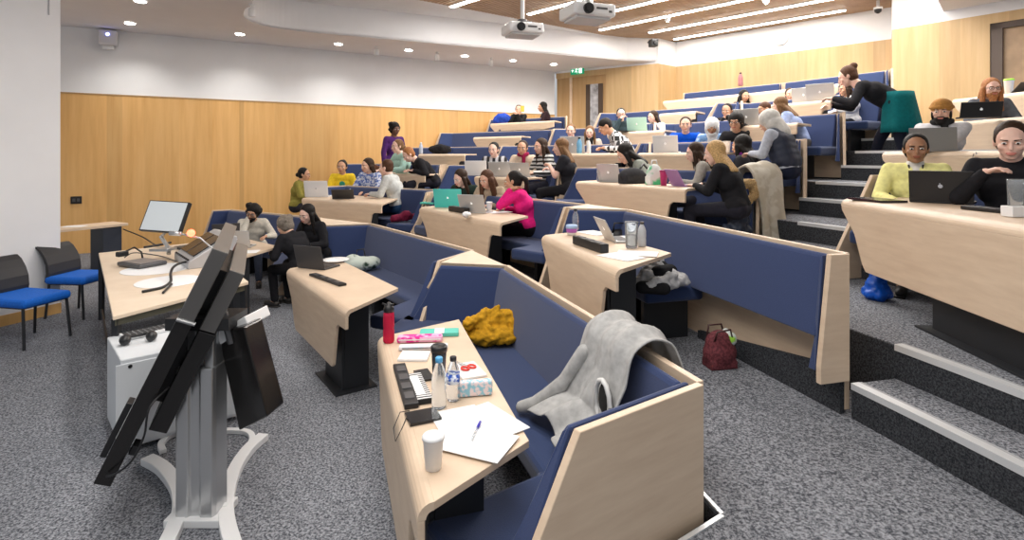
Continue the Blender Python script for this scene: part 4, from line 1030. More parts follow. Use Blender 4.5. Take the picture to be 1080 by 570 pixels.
# standing, bending over
def skirt(t, k):
    m_ = MB(); h_ = k['hip']; vs = []; n = 28
    for j in range(7):
        f = j/6; r = .180+.065*f; z = h_.z+.15-.50*f
        for a in range(n):
            an = 2*PI*a/n; rr = r*(1+.07*f*math.sin(an*7)); vs.append(Vector((rr*math.cos(an)*1.05, rr*math.sin(an)*.9-.03*f, z)))
    fs = [(j*n+a, j*n+(a+1)%n, (j+1)*n+(a+1)%n, (j+1)*n+a) for j in range(6) for a in range(n)]
    m_.add(vs, [f[::-1] for f in fs]); o = obj('skirt', m_, cloth('skirt_teal', (.0,.10,.11)), t, smooth=True)
    s_ = o.modifiers.new('s', 'SOLIDIFY'); s_.thickness = .012
add('person standing on the steps in a teal skirt and black top, bent over leaning left', 897, 70, 4, d=7.85, face=272, stand=True, lean=58, pitch=25, skinc=PALE, hairc=HCHE, hair='bun', top=(.014,.018,.016), trou=(.010,.012,.024), lh=(-.22,.68,1.02), rh=(.10,.72,.96), extra=skirt, feet=((-.16,-.10),(.12,.30)), shoe=mat('shoe_tan', (.28,.10,.04), .5), voxel=.008)
# right hand block
add('person in a pale yellow jacket over white, black lanyard, dark hair tied back', 966, 139, 2, d=4.55, h=1.325, face=176, lean=8, pitch=3, skinc=BROWN, hairc=HBLK, hair='lowbun', topmat=cloth('jacket_yellow', (.90,.86,.36)), trou=(.02,.02,.03), extra=shirt_front((.78,.76,.72)), voxel=.007, vcl=.012, width=1.12)
add('person in a black top at the right edge, hair pulled back, one hand raised', 1067, 125, 2, d=3.75, h=1.335, face=176, yaw=4, lean=6, pitch=14, skinc=PALE, hairc=HBRN, hair='lowbun', top=(.012,.013,.018), trou=(.02,.02,.03), rh=(.14,.28,.98), voxel=.007, vcl=.012, width=1.1)
add('person in a mustard beanie with a dark beard, white sleeves and navy collar', 993, 103, 3, d=5.9, h=1.335, face=186, lean=6, pitch=8, skinc=FAIR, hairc=HBLK, hair='beanie', beard='short', top=(.62,.62,.64), extra=scarf((.012,.016,.035)), lh=(.05,.46,.84), rh=(-.05,.5,.82), width=1.15, voxel=.008)
add('person with long ginger hair, glasses and a full beard behind a black laptop', 1046, 81, 4, d=6.75, h=1.335, face=160, lean=8, pitch=6, skinc=PALE, hairc=HGIN, hair='longfront', beard='long', glasses=True, top=(.10,.11,.13), voxel=.008)
# ------------------------------------------------------------------ things on the tables
LG = 'open laptops on the booth tables'
def laptop(p, ang_, lid, label, w=.33, tilt=105, logo=(.85,.85,.85), keys=True, group=LG, hr=.68):
    ang_ = ang_+math.degrees(math.atan2(p.x, p.y))
    """ang_: heading (deg) of the person using it; the lid back faces that way"""
    t = thing('laptop', label, 'laptop', p, -math.radians(ang_), group)
    h = w*hr; m_ = MB(); m_.box((0,-h*.5,.009), (w/2,h/2,.008)); bs_ = obj('base', m_, lid, t, bevel=.003)
    m_ = MB(); m_.box((0,-h*.42,.0185), (w*.43,h*.26,.0012)); obj('keyboard', m_, BLACK, bs_)
    M = Matrix.Rotation(-math.radians(tilt-90), 3, 'X')
    m_ = MB(); c = Vector((0,0,.015))+M@Vector((0,0,h/2)); m_.box(c, (w/2,.0045,h/2), M=M); ld_ = obj('lid', m_, lid, t, bevel=.003)
    m_ = MB(); c = Vector((0,0,.015))+M@Vector((0,-.0055,h/2)); m_.box(c, (w*.46,.001,h*.44), M=M); obj('screen', m_, mat('laptop_screen', (.30,.36,.45), .2, emit=.8), ld_)
    if logo:
        m_ = MB(); c = Vector((0,0,.015))+M@Vector((0,.0052,h*.5)); m_.ell(c, (.014,.0015,.014), M); m_.ell(c+M@Vector((.003,0,.019)), (.003,.0012,.005), M)
        obj('lid_logo', m_, mat('logo_%02d' % int(logo[0]*99), logo, .4, emit=.5), ld_, smooth=True)
    return t
AL = mat('laptop_silver', (.56,.57,.58), .38, metal=.4); ALW = mat('laptop_white', (.80,.81,.83), .4); TURQ = mat('laptop_turquoise', (.08,.62,.58), .45)
MINT = mat('laptop_mint', (.45,.72,.62), .45); PURP = mat('laptop_purple', (.36,.20,.45), .45); DGR = mat('laptop_dark_grey', (.05,.05,.055), .5)
def bottle(p, h, r, body, capm, label, name='water_bottle', n=18, label_m=None, group=None):
    t = thing(name, label, 'bottle', p, 0, group)
    m_ = MB(); m_.lathe([(r*.85,0),(r,.01),(r,h*.28),(r*.93,h*.34),(r,h*.40),(r,h*.62),(r*.8,h*.74),(r*.42,h*.88),(r*.42,h*.91)], n=n); obj('body', m_, body, t, smooth=True)
    if label_m: m_ = MB(); m_.lathe([(r*1.02,h*.40),(r*1.02,h*.62)], n=n); obj('wrapper', m_, label_m, t, smooth=True)
    m_ = MB(); m_.lathe([(r*.5,h*.90),(r*.5,h*.985),(r*.4,h)], n=n); obj('cap', m_, capm, t, smooth=True)
    return t
GLASS = mat('clear_plastic', (.86,.91,.95), .08, trans=.85); 
def cup(p, h, r, m, label, lid=None, band=None, name='paper_cup', group=None):
    t = thing(name, label, 'cup', p, 0, group)
    m_ = MB(); m_.lathe([(r*.74,0),(r*.98,h*.93),(r*1.03,h*.94),(r*1.03,h*.96),(r*.9,h*.955)], n=24); obj('body', m_, m, t, smooth=True)
    if lid: m_ = MB(); m_.lathe([(r*1.08,h*.93),(r*1.08,h*.99),(r*.95,h*1.05),(r*.85,h*1.05),(r*.82,h*1.02)], n=24); obj('lid', m_, lid, t, smooth=True)
    if band: m_ = MB(); m_.lathe([(r*.83,h*.30),(r*.955,h*.74)], n=24); obj('sleeve', m_, band, t, smooth=True)
    return t
def sheet(p, rz, w, l, label, m=WPAPER, name='paper_sheet', cat='paper', th=.0015, group=None):
    m_ = MB(); m_.box((0,0,th), (w/2,l/2,th)); me = m_.mesh(name, m); o = bpy.data.objects.new(name, me); COL.objects.link(o); o.location = p; o.rotation_euler = (0,0,rz)
    return tag(o, label, cat, group)
zA = .762
uA = (xy(P(440,533,.76))-xy(P(398,355,.76))).normalized(); rA = math.atan2(uA.y, uA.x)
def pA(px, py): return P(px, py, zA)
# red drinking bottle
t = thing('drinking_bottle', 'tall translucent red drinking bottle at the far corner of the nearest table', 'bottle', pA(410,361))
RED = mat('red_tritan', (.75,.035,.10), .12, trans=.45)
m_ = MB(); m_.lathe([(.030,0),(.034,.008),(.034,.07),(.031,.085),(.034,.10),(.033,.16),(.029,.185)], n=24); obj('body', m_, RED, t, smooth=True)
m_ = MB(); m_.lathe([(.031,.183),(.031,.205),(.024,.22),(.012,.225),(.010,.24)], n=20); m_.tube([(-.04,0,.232),(-.01,0,.222),(.03,0,.226)], .006, 8); obj('cap', m_, BLACK, t, smooth=True)
# pink pencil cases / packets
t = thing('pencil_case', 'bright pink and white patterned case lying at the far end of the nearest table', 'case', pA(443,360), rA+1.35)
m_ = MB(); m_.box((0,0,.018), (.135,.035,.017)); obj('body', m_, blotch_mat('pink_pattern', (.75,.02,.30), (.85,.45,.65), 22), t, bevel=.01)
m_ = MB(); m_.box((0,-.036,.02), (.125,.002,.003)); obj('zip', m_, WPLAS, t)
t = thing('pencil_case', 'white and pale blue patterned case beside the pink case', 'case', pA(447,368)+Vector((0,-.01,0)), rA+1.35)
m_ = MB(); m_.box((0,0,.014), (.14,.025,.013)); obj('body', m_, blotch_mat('pale_pattern', (.72,.80,.86), (.85,.80,.84), 30), t, bevel=.008)
m_ = MB(); m_.box((0,-.026,.016), (.12,.002,.002)); obj('zip', m_, GREYM, t)
t = thing('book', 'turquoise book with a white spine label, at the very far edge of the nearest table', 'book', pA(463,354)+Vector((0,.02,0)), rA+1.35)
m_ = MB(); m_.box((0,0,.012), (.12,.05,.011)); obj('cover', m_, mat('book_turq', (.10,.55,.45), .6), t, bevel=.002)
m_ = MB(); m_.box((.0,0,.0235), (.03,.05,.001)); obj('title_band', m_, WPAPER, t)
sheet(pA(437,377), rA+1.25, .16, .13, 'small white note pad beside the pink case', name='note_pad', cat='note pad', th=.006)
# grey power slot in the table with folded white brochures
t = thing('power_dock', 'long black sunken power socket strip in the nearest table', 'socket strip', pA(427,408), rA)
m_ = MB(); m_.box((0,0,.012), (.25,.032,.012)); obj('housing', m_, BLACK, t, bevel=.004)
for k in range(4): m_ = MB(); m_.box((-.17+.11*k,0,.0255), (.035,.022,.002)); obj('socket', m_, GREYM, t, bevel=.003)
t = thing('laptop_case', 'closed black and white striped folder leaning by the black socket strip', 'folder', pA(440,412), rA+.03)
m_ = MB(); m_.box((0,0,.012), (.16,.045,.011)); obj('cover', m_, stripe_mat('folder_stripe', (.02,.02,.02), (.75,.75,.75), 14), t, bevel=.003)
m_ = MB(); m_.box((0,.0,.0245), (.11,.02,.001)); obj('label_panel', m_, WPAPER, t)
sheet(pA(447,397), rA+.1, .14, .075, 'phone with a dark screen lying on white paper beside the black lidded tumbler', SCREENK, 'mobile_phone', 'phone', th=.005)
sheet(pA(446,441), rA-PI/2+.1, .135, .11, 'black square charging pad beside the paper cup', SCREENK, 'charging_pad', 'charging pad', th=.006)
# tumbler with black lid
t = thing('tumbler', 'black lidded tumbler standing behind the blue capped water bottle', 'tumbler', pA(463,398))
m_ = MB(); m_.lathe([(.030,0),(.033,.01),(.038,.13),(.038,.135)], n=24); obj('body', m_, mat('tumbler_dark', (.03,.035,.045), .25), t, smooth=True)
m_ = MB(); m_.lathe([(.041,.13),(.042,.155),(.036,.162),(.033,.156),(.001,.156)], n=24); obj('lid', m_, BLACK, t, smooth=True)
bottle(pA(463,430), .225, .033, GLASS, mat('cap_blue', (.10,.42,.75), .4), 'clear water bottle with a pale blue cap, left of the blue labelled bottle')
bottle(pA(478,422), .20, .031, GLASS, BLACK, 'small water bottle with a blue and white label and dark cap', label_m=blotch_mat('label_blue', (.02,.10,.50), (.80,.84,.90), 40))
# scissors + notebook, tissues
sheet(pA(494,392), rA+.1, .20, .13, 'white open notebook under the red handled scissors', name='notebook', cat='notebook', th=.005)
t = thing('scissors', 'red handled scissors lying on the white notebook', 'scissors', pA(490,389)+Vector((0,0,.012)), rA+.4)
for s_ in (-1,1):
    m_ = MB(); m_.tube([(.035+.024*math.cos(a*PI/6), s_*.022+.018*math.sin(a*PI/6), .005) for a in range(13)], .005, 6, cap=False); obj('handle', m_, mat('scissor_red', (.75,.05,.03), .4), t, smooth=True)
    m_ = MB(); m_.extr([(.01,s_*.006,.004),(-.09,0,.004),(-.09,.003*s_,.004),(.01,s_*.014,.004)], (0,0,.002)); obj('blade', m_, SILVER, t)
t = thing('tissue_packet', 'pale blue packet with a floral print standing at the table edge', 'packet', pA(500,417), rA-PI/2-.12)
m_ = MB(); m_.box((0,0,.035), (.085,.022,.034)); obj('body', m_, blotch_mat('floral', (.30,.58,.70), (.85,.72,.72), 55), t, bevel=.008)
m_ = MB(); m_.box((0,-.0225,.035), (.05,.001,.006)); obj('flap', m_, WPAPER, t)
# papers, pen, cup
for px, py, r_, lb in ((488,448,.10,'white sheet of paper under the tissue packet, on the nearest table'),(515,446,.35,'white sheet of paper, rightmost of those on the nearest table'),(500,468,.85,'white sheet of paper under the blue pen')):
    sheet(pA(px,py)+Vector((0,0,{488:0,515:.0035,500:.007}[px])), rA+r_, .297, .21, lb, group='papers on the nearest table')
t = thing('pen', 'clear ballpoint pen with a blue cap lying on white paper', 'pen', pA(502,459)+Vector((0,0,.017)), math.atan2((pA(507,449)-pA(497,470)).y, (pA(507,449)-pA(497,470)).x))
m_ = MB(); m_.tube([(-.07,0,0),(.03,0,0)], .004, 8); obj('barrel', m_, GLASS, t, smooth=True)
m_ = MB(); m_.tube([(.025,0,0),(.075,0,0)], .0055, 8); obj('cap', m_, mat('pen_blue', (.03,.02,.45), .4), t, smooth=True)
cup(pA(457,494), .115, .038, WPAPER, 'white paper cup with lid and a small grey label, nearest the camera', lid=WPLAS)
m_ = MB(); pts = [pA(432,436)+Vector((0,0,.01)), pA(422,438)+Vector((0,0,.012)), P(415,452,.74), P(417,466,.70), P(424,452,.745), pA(430,440)+Vector((0,0,.01))]
tag(obj('cable', m_.tube(pts, .0022, 6), BLACK, smooth=True), 'thin dark cable looping over the front edge of the nearest table', 'cable')

# ---- booth B
laptop(P(328,284,.762), 222, DGR, 'open black laptop on the empty booth table behind the nearest one', logo=None, w=.34)
t = thing('plate', 'white oval plate at the back of the table with the black laptop', 'plate', P(354,276,.762))
m_ = MB(); m_.lathe([(.06,0),(.10,.006),(.14,.02),(.14,.024),(.09,.012),(.001,.010)], n=28); obj('dish', m_, WPLAS, t, smooth=True)
t = thing('power_dock', 'black socket strip set in the table with the black laptop', 'socket strip', P(345,296,.762), math.atan2((P(366,304,.76)-P(324,289,.76)).y, (P(366,304,.76)-P(324,289,.76)).x))
m_ = MB(); m_.box((0,0,.010), (.30,.035,.010)); obj('housing', m_, BLACK, t, bevel=.004)
for k in range(4): m_ = MB(); m_.box((-.21+.14*k,0,.022), (.045,.024,.002)); obj('socket', m_, GREYM, t, bevel=.003)
t = thing('carrier_bag', 'pale green and white bag slumped on the bench behind the white plate', 'bag', P(381,286,.455), .3)
m_ = MB(); m_.ell((0,0,.09), (.22,.15,.09)); m_.ell((-.1,.02,.14), (.10,.10,.07)); m_.ell((.12,.0,.10), (.12,.09,.08)); mobj('sack', remesh(m_, .015, 2), blotch_mat('bag_green', (.55,.62,.56), (.02,.05,.03), 9, .62), t)
m_ = MB(); m_.tube([(-.06,0,.18),(-.05,.02,.26),(.03,.02,.27),(.05,0,.18)], .008, 6); obj('handle', m_, BLACK, t, smooth=True)
# ---- booth C
laptop(P(250,262,.762), 200, AL, 'open silver laptop of the man in glasses in the front row', w=.31)
laptop(P(238,254,.762), 175, DGR, 'open black laptop beside the silver one of the man in glasses', w=.33, logo=None)
sheet(P(258,266,.762), .2, .30, .21, 'white sheet of paper on the front row table below the silver laptop')
# ---- second row, nearest: jug, bottles, box
z2t = z2+.002
t = thing('yoghurt_pot', 'round tub with a pale blue lid and purple band on the second row table', 'tub', P(603,248,z2t))
m_ = MB(); m_.lathe([(.040,0),(.050,.06)], n=24); obj('body', m_, WPLAS, t, smooth=True)
m_ = MB(); m_.lathe([(.046,.025),(.053,.060),(.053,.065)], n=24); obj('band', m_, mat('tub_purple', (.45,.12,.55), .5), t, smooth=True)
m_ = MB(); m_.lathe([(.055,.062),(.055,.085),(.048,.095)], n=24); obj('lid', m_, mat('tub_lid', (.35,.50,.75), .4), t, smooth=True)
bottle(P(607,243,z2t), .21, .032, GLASS, BLACK, 'clear bottle with a dark cap standing behind the purple banded tub')
bottle(P(677,260,z2t), .20, .034, mat('bottle_pearl', (.70,.72,.74), .2, trans=.3), GREYM, 'translucent grey bottle beside the tall glass jug')
t = thing('glass_jug', 'tall clear glass vase on the second row table', 'jug', P(666,262,z2t))
m_ = MB(); m_.lathe([(.040,0),(.046,.01),(.052,.20),(.056,.21),(.050,.208),(.043,.02),(.001,.018)], n=24); obj('vessel', m_, GLASS, t, smooth=True)
m_ = MB(); m_.lathe([(.001,.019),(.041,.019),(.045,.09),(.001,.09)], n=24); obj('water', m_, mat('water', (.75,.80,.84), .05, trans=.9), t, smooth=True)
hd_ = math.atan2((P(645,270,z2)-P(600,255,z2)).y, (P(645,270,z2)-P(600,255,z2)).x)
t = thing('power_dock', 'black raised socket box along the front of the second row table', 'socket strip', P(622,262,z2t), hd_)
m_ = MB(); m_.box((0,0,.035), (.24,.035,.034)); obj('housing', m_, BLACK, t, bevel=.006)
for k in range(3): m_ = MB(); m_.box((-.14+.14*k,.0,.071), (.04,.022,.002)); obj('socket', m_, GREYM, t, bevel=.003)
laptop(P(643,254,z2t), 250, AL, 'open silver laptop tilted back beside the glass jug', w=.30, tilt=118)
for px, py, r_, lb in ((655,271,.3,'white paper at the near corner of the second row table'),(672,268,.9,'white paper hanging at the right edge of the second row table'),(627,246,.2,'white paper at the back of the second row table')):
    sheet(P(px,py,z2t)+Vector((0,0,{655:0,672:.0035,627:0}[px])), hd_+r_, .297, .21, lb, group='papers on the second row table')
# lumpy cloth helper
def lump(name, label, cat, p, rz, blobs, m, voxel=.014, sm=2, disp=.012, parts=None, group=None, ds=.10):
    t = thing(name, label, cat, p, rz, group)
    m_ = MB()
    for b in blobs:
        if len(b) == 2: m_.ell(b[0], b[1])
        else: m_.cap(b[0], b[1], b[2], b[3])
    o = mobj('cloth' if parts is None else parts, remesh(m_, voxel, sm), m, t)
    tx = bpy.data.textures.new('folds', 'CLOUDS'); tx.noise_scale = ds
    d = o.modifiers.new('folds', 'DISPLACE'); d.texture = tx; d.strength = disp*3; d.mid_level = .5; d.texture_coords = 'LOCAL'
    return t
MUS = cloth('jacket_mustard', (.52,.27,.015), .3)
t = lump('jacket', 'mustard yellow jacket heaped on the nearest bench seat', 'jacket', P(515,362,.47)+Vector((.02,.03,0)), .4,
     [((0,0,.06),(.20,.16,.07)), ((.10,.05,.13),(.11,.10,.09)), ((-.05,.02,.14),(.14,.07,.05)), ((-.20,-.02,.16),(-.02,.04,.19),.045,.05), ((.0,.04,.18),(.17,.0,.17),.05,.045), ((.17,.0,.17),(.20,-.08,.05),.045,.04), ((-.05,-.06,.12),(.10,-.14,.05),.04,.04), ((.03,.05,.20),(.07,.03,.25),.03,.02)], MUS, disp=.02, ds=.06, voxel=.010)
t = lump('clothes_heap', 'black and white clothes heaped on the second row bench beside the table', 'clothes', OR(694,12.55)+Vector((0,0,TZ[1]+.46)), .5,
     [((0,0,.05),(.24,.17,.06)), ((-.12,.0,.10),(.12,.03,.12),.045,.04), ((.12,.03,.12),(.20,-.10,.05),.04,.04), ((-.18,-.10,.06),(.05,-.12,.10),.04,.04), ((-.05,.08,.10),(.10,.10,.16),.05,.05)], cloth('heap_grey', (.50,.50,.50), .3), disp=.02, ds=.07)
m_ = MB(); m_.cap((-.02,-.02,.12),(.18,.05,.10),.06,.06); m_.cap((-.22,-.06,.04),(-.08,-.15,.03),.05,.05); m_.ell((.08,.10,.12),(.11,.07,.09)); mobj('black_garment', remesh(m_, .011, 2), cloth('heap_black', (.014,.014,.016)), t)
t = lump('handbag', 'black handbag standing on the second row bench behind the glass jug', 'bag', P(642,243,z2)+Vector((.16,.28,-.30)), .1, [((0,0,.14),(.17,.07,.14))], BLACK, disp=.005, parts='body')
m_ = MB(); m_.tube([(-.08,-.03,.24),(-.06,-.03,.34),(.06,-.03,.34),(.08,-.03,.24)], .010, 6); obj('handle', m_, BLACK, t, smooth=True)
m_ = MB(); m_.box((-.05,-.072,.20), (.012,.004,.012)); obj('buckle', m_, mat('brass', (.6,.42,.15), .3, metal=.8), t)
# ---- second row middle / far
laptop(P(473,219,z2t), 192, TURQ, 'open laptop with a bright turquoise lid', w=.40, tilt=112)
laptop(P(499,225,z2t), 205, AL, 'open silver laptop in front of the brown haired person, beside the turquoise one', w=.36, tilt=112)
sheet(P(452,215,z2t), -.4, .22, .14, 'small turquoise book beside the turquoise laptop', mat('book_turq', (.10,.55,.45), .6), 'book', 'book', th=.012)
t = thing('power_dock', 'black socket box in front of the turquoise laptop', 'socket strip', P(484,224,z2t), math.atan2(-.83,.55))
m_ = MB(); m_.box((0,0,.035), (.22,.04,.034)); obj('housing', m_, BLACK, t, bevel=.006)
m_ = MB(); m_.box((0,0,.071), (.15,.022,.002)); obj('socket', m_, GREYM, t)
cup(P(516,223,z2t), .13, .042, WPAPER, 'white paper cup in front of the person in pink')
sheet(P(526,224,z2t), .6, .297, .21, 'white paper beside the white cup at the pink sweatshirt')
t = lump('tissue', 'crumpled white tissue at the front edge of the table with the turquoise laptop', 'tissue', P(492,229,z2t), 0, [((0,0,.03),(.06,.05,.035))], WPAPER, disp=.01, ds=.03, parts='paper')
laptop(P(334,208,z2t), 200, ALW, 'open white laptop beside the person in olive', w=.42, tilt=104, logo=(.3,.3,.32))
laptop(P(362,210,z2t), 185, DGR, 'low black laptop in front of the yellow sweatshirt', w=.36, tilt=140, logo=None)
t = lump('scarf', 'dark red scarf lying on the second row bench beside the grey hoodie', 'scarf', OR(428,12.5)+Vector((0,0,TZ[1]+.47)), .4, [((-.2,-.05,.05),(.15,.08,.06),.06,.06), ((.0,.0,.08),(.1,.1,.08))], cloth('scarf_red', (.14,.01,.035)), disp=.02)
m_ = MB()
for s_ in (0,1):
    pts = [P(362+4*s_,211.5,z2+.01), P(363+4*s_,217,z2-.03)+Vector((0,-.1,0)), P(361+4*s_,222,z2-.10)+Vector((0,-.1,0))]; m_.tube(pts, .008, 6)
# third row
def onrow(k, px, dr, dz=.762): q = OR(px, RR[k]-dr); return Vector((q.x, q.y, TZ[k]+dz))
laptop(onrow(2,502,.98), 190, ALW, 'open white laptop, leftmost of three on the third row table', w=.38, tilt=108, logo=None)
laptop(onrow(2,527,1.0), 192, AL, 'open silver laptop in the middle of three on the third row table', w=.36, tilt=108)
laptop(onrow(2,549,.90), 205, AL, 'open silver laptop before the striped top on the third row table', w=.34, tilt=108)
laptop(onrow(2,643,.95), 215, AL, 'open silver laptop by the bent over person on the third row', w=.34)
bottle(onrow(2,632,1.0), .22, .035, GLASS, WPLAS, 'clear water bottle left of the silver laptop on the third row')
t = thing('rucksack', 'dark grey rucksack standing on the third row table beside the green bag', 'bag', onrow(2,667,.95), .5)
m_ = MB(); m_.ell((0,0,.10), (.20,.10,.10)); m_.box((0,0,.06), (.17,.08,.06)); mobj('body', remesh(m_, .014, 3), cloth('ruck_grey', (.035,.035,.04)), t)
m_ = MB(); m_.tube([(.12,0,.17),(.22,.05,.24),(.32,.0,.12),(.34,-.02,.02)], .014, 8); obj('strap', m_, BLACK, t, smooth=True)
t = thing('tote_bag', 'white and bright green patterned bag on the third row table', 'bag', onrow(2,690,.92), .4)
m_ = MB(); m_.ell((0,0,.12), (.11,.06,.13)); m_.box((0,0,.05), (.10,.05,.05)); mobj('body', remesh(m_, .012, 3), blotch_mat('tote', (.78,.80,.78), (.08,.55,.25), 7, .5), t)
m_ = MB(); m_.tube([(-.05,0,.22),(-.03,0,.29),(.03,0,.29),(.05,0,.22)], .008, 6); obj('handle', m_, WPLAS, t, smooth=True)
cup(onrow(2,700,.95), .17, .045, mat('cup_pink', (.55,.03,.20), .4), 'tall dark pink cup between the green bag and purple laptop', lid=mat('cup_pink_lid', (.30,.02,.10), .4), name='travel_cup')
laptop(onrow(2,715,.92), 240, PURP, 'open purple laptop before the person in the grey hoodie', w=.29, tilt=118, logo=None)
# coats on the end of the third row
ep = OR(800, RR[2]); nn3 = inward(ep)
def drape(name, label, cat, prof, wvec, m, n=22, amp=.03, seed=1, th=.012, fr=7, sg=1):
    """prof: 3D points of the section, wvec: the direction the cloth spreads in"""
    rnd = random.Random(seed); prof = [Vector(q) for q in prof]; wv = Vector(wvec); pts = []
    # resample
    seg = []; 
    for a, b in zip(prof[:-1], prof[1:]):
        k = max(2, int((b-a).length/.03))
        for i in range(k): seg.append(a.lerp(b, i/k))
    seg.append(prof[-1]); M_ = len(seg); wn = wv.normalized(); ph = rnd.random()*6
    t_ = MB(); vs = []
    for i, s_ in enumerate(seg):
        f = i/(M_-1); tan = (seg[min(i+1,M_-1)]-seg[max(i-1,0)]).normalized(); nm = tan.cross(wn).normalized()*sg
        hang = abs(f-.5)*2
        for j in range(n+1):
            g = j/n-.5; wob = math.sin(g*fr*6.28+ph+f*2)*.5+math.sin(g*fr*3.1+ph*2-f*5)*.5+math.sin(f*9+g*4+ph)*.35
            ww = wv*g*(1+.12*math.sin(f*6+ph)-.15*hang)
            vs.append(s_+ww+nm*(amp*(.25+.8*hang)*wob+amp*1.25)+tan*(.03*math.sin(g*9+ph)*hang))
    fs = []
    for i in range(M_-1):
        for j in range(n):
            a = i*(n+1)+j; fs.append((a, a+1, a+n+2, a+n+1))
    t_.add(vs, fs); o = obj(name, t_, m, smooth=True)
    s = o.modifiers.new('s', 'SOLIDIFY'); s.thickness = th; s.offset = 0
    sb = o.modifiers.new('sub', 'SUBSURF'); sb.levels = 1; sb.render_levels = 1
    return tag(o, label, cat)
# grey hoodie over the nearest bench back
uB = (xy(A_C2)-xy(A_C1)).normalized(); nB = Vector((uB.y,-uB.x,0)); nB = nB if nB.x < 0 else -nB
q = A_C1.lerp(A_C2, .80); q.z = 0
def zq(v, z): return Vector((v.x, v.y, z))
HOO = cloth('hoodie_grey', (.42,.42,.415), .15)
drape('hoodie', 'light grey hooded top draped over the back of the nearest bench', 'hoodie',
      [zq(q+nB*.42-uB*.10, .49), zq(q+nB*.22-uB*.03, .60), zq(q+nB*.135, .80), zq(q+nB*.10, .945), zq(q+nB*.03, .985), zq(q-nB*.05, .965), zq(q-nB*.085, .86), zq(q-nB*.10, .72)], uB*.58, HOO, n=40, amp=.036, seed=4, fr=3.6, sg=-1)
hoo = bpy.data.objects['hoodie']; m_ = MB(); of = hoo.location
sv = [zq(q-uB*.18+nB*.18,.84), zq(q-uB*.24+nB*.28,.66), zq(q-uB*.33+nB*.40,.53), zq(q-uB*.38+nB*.46,.50)]
for a_, b2 in zip(sv[:-1], sv[1:]): m_.cap(a_-of, b2-of, .042, .036)
mobj('sleeve', remesh(m_, .010, 3), HOO, hoo)
m_ = MB(); rr_ = [zq(q+uB*(.14+.07*math.cos(a_*PI/6))+nB*.24, .72+.10*math.sin(a_*PI/6))-of for a_ in range(13)]; m_.tube(rr_, .012, 8, cap=False); obj('collar', m_, mat('collar_white', (.72,.72,.71), .9), hoo, smooth=True)
m_ = MB(); m_.ell(zq(q+uB*.14+nB*.225, .72)-of, (.06,.02,.085), Matrix.Rotation(math.atan2(uB.y,uB.x),3,'Z')); obj('lining', m_, cloth('lining_dark', (.03,.03,.03)), hoo, smooth=True)
# end-of-row coats
e0_ = ep+Vector((0,0,TZ[2])); ul = Vector((-nn3.y, nn3.x, 0)); ul = ul if ul.x > 0 else -ul
drape('coat', 'beige winter coat hung over the end panel of the third row bench', 'coat',
      [e0_+ul*.19+Vector((0,0,.10)), e0_+ul*.14+Vector((0,0,.5)), e0_+ul*.09+Vector((0,0,.90)), e0_+ul*.02+Vector((0,0,.98)), e0_-ul*.08+Vector((0,0,.95)), e0_-ul*.13+Vector((0,0,.70))], nn3*.46, blotch_mat('coat_beige', (.46,.42,.34), (.56,.53,.46), 8), amp=.035, seed=9, fr=2.2, th=.03)
t = lump('fur_collar', 'golden brown fur trimmed hood hanging beside the beige coat', 'fur trim', PD(788, 5.95, 1.46), .3, [((-.10,0,.0),(-.06,0,.12),.045,.05), ((-.06,0,.12),(.06,0,.13),.05,.05), ((.06,0,.13),(.10,0,.0),.05,.045), ((.10,0,.0),(.02,0,-.07),.045,.04)], mat('fur_gold', (.45,.30,.14), .95, noise=.5, scale=120, bump=.8), disp=.012, ds=.02, parts='fur')
t = lump('padded_jacket', 'navy padded jacket stuffed beside the blonde person', 'jacket', PD(779, 5.85, 1.17), .2, [((0,0,0),(.13,.10,.26)), ((-.10,0,-.12),(.12,.09,.14)), ((.02,.02,.2),(.08,.07,.10))], mat('padded_navy', (.016,.026,.05), .6, noise=.3, scale=14, bump=.6), disp=.03, ds=.08)
# fourth row
laptop(onrow(3,604,.9), 190, AL, 'open silver laptop before the two fair haired people', w=.42)
bottle(onrow(3,611,.98), .27, .045, mat('bottle_blue', (.25,.55,.80), .2, trans=.4), DARK, 'pale blue water bottle on the fourth row table')
bottle(onrow(3,621,.98), .24, .035, WPLAS, BLACK, 'white bottle with a black top on the fourth row table')
laptop(onrow(3,702,.92), 190, ALW, 'open white silver laptop before the bright blue jacket', w=.35)
for px, w_ in ((760,'left'),(767,'right')): cup(onrow(3,px,.55), .16, .045, WPAPER, 'white paper cup, %s one of the pair behind the white headscarf' % w_, name='paper_cup', group='white cups behind the headscarf')
laptop(onrow(4,672,.85), 195, MINT, 'open laptop with a pale mint green lid on the fifth row', w=.36)
laptop(onrow(4,788,.85), 200, AL, 'open pale laptop before the person in yellow', w=.36)
sheet(onrow(4,660,1.0), .3, .3, .2, 'black tablet lying at the front of the mint laptop table', SCREENK, 'tablet', 'tablet', th=.006)
laptop(onrow(5,848,.80), 195, AL, 'open silver laptop, left of the two on the upper right table', w=.34)
laptop(onrow(5,865,.85), 188, AL, 'open silver laptop hiding the chin of the person in dark glasses', w=.38)
bottle(onrow(6,781,.1,1.02), .28, .05, mat('bottle_pink', (.45,.20,.22), .3, trans=.3), BLACK, 'dark pink bottle standing on top of the top row bench back')
t = lump('sports_bag', 'royal blue bag on the far left sixth row table', 'bag', onrow(5,530,.8), .1, [((0,0,.13),(.22,.12,.13)), ((-.15,0,.07),(.10,.10,.08))], cloth('bag_royal', (.02,.06,.38)), disp=.02, parts='body')
t = lump('sports_bag', 'black bag on the empty far left fourth row table', 'bag', onrow(3,464,.8), .1, [((0,0,.10),(.26,.12,.11))], cloth('bag_black', (.012,.012,.014)), disp=.02, parts='body')
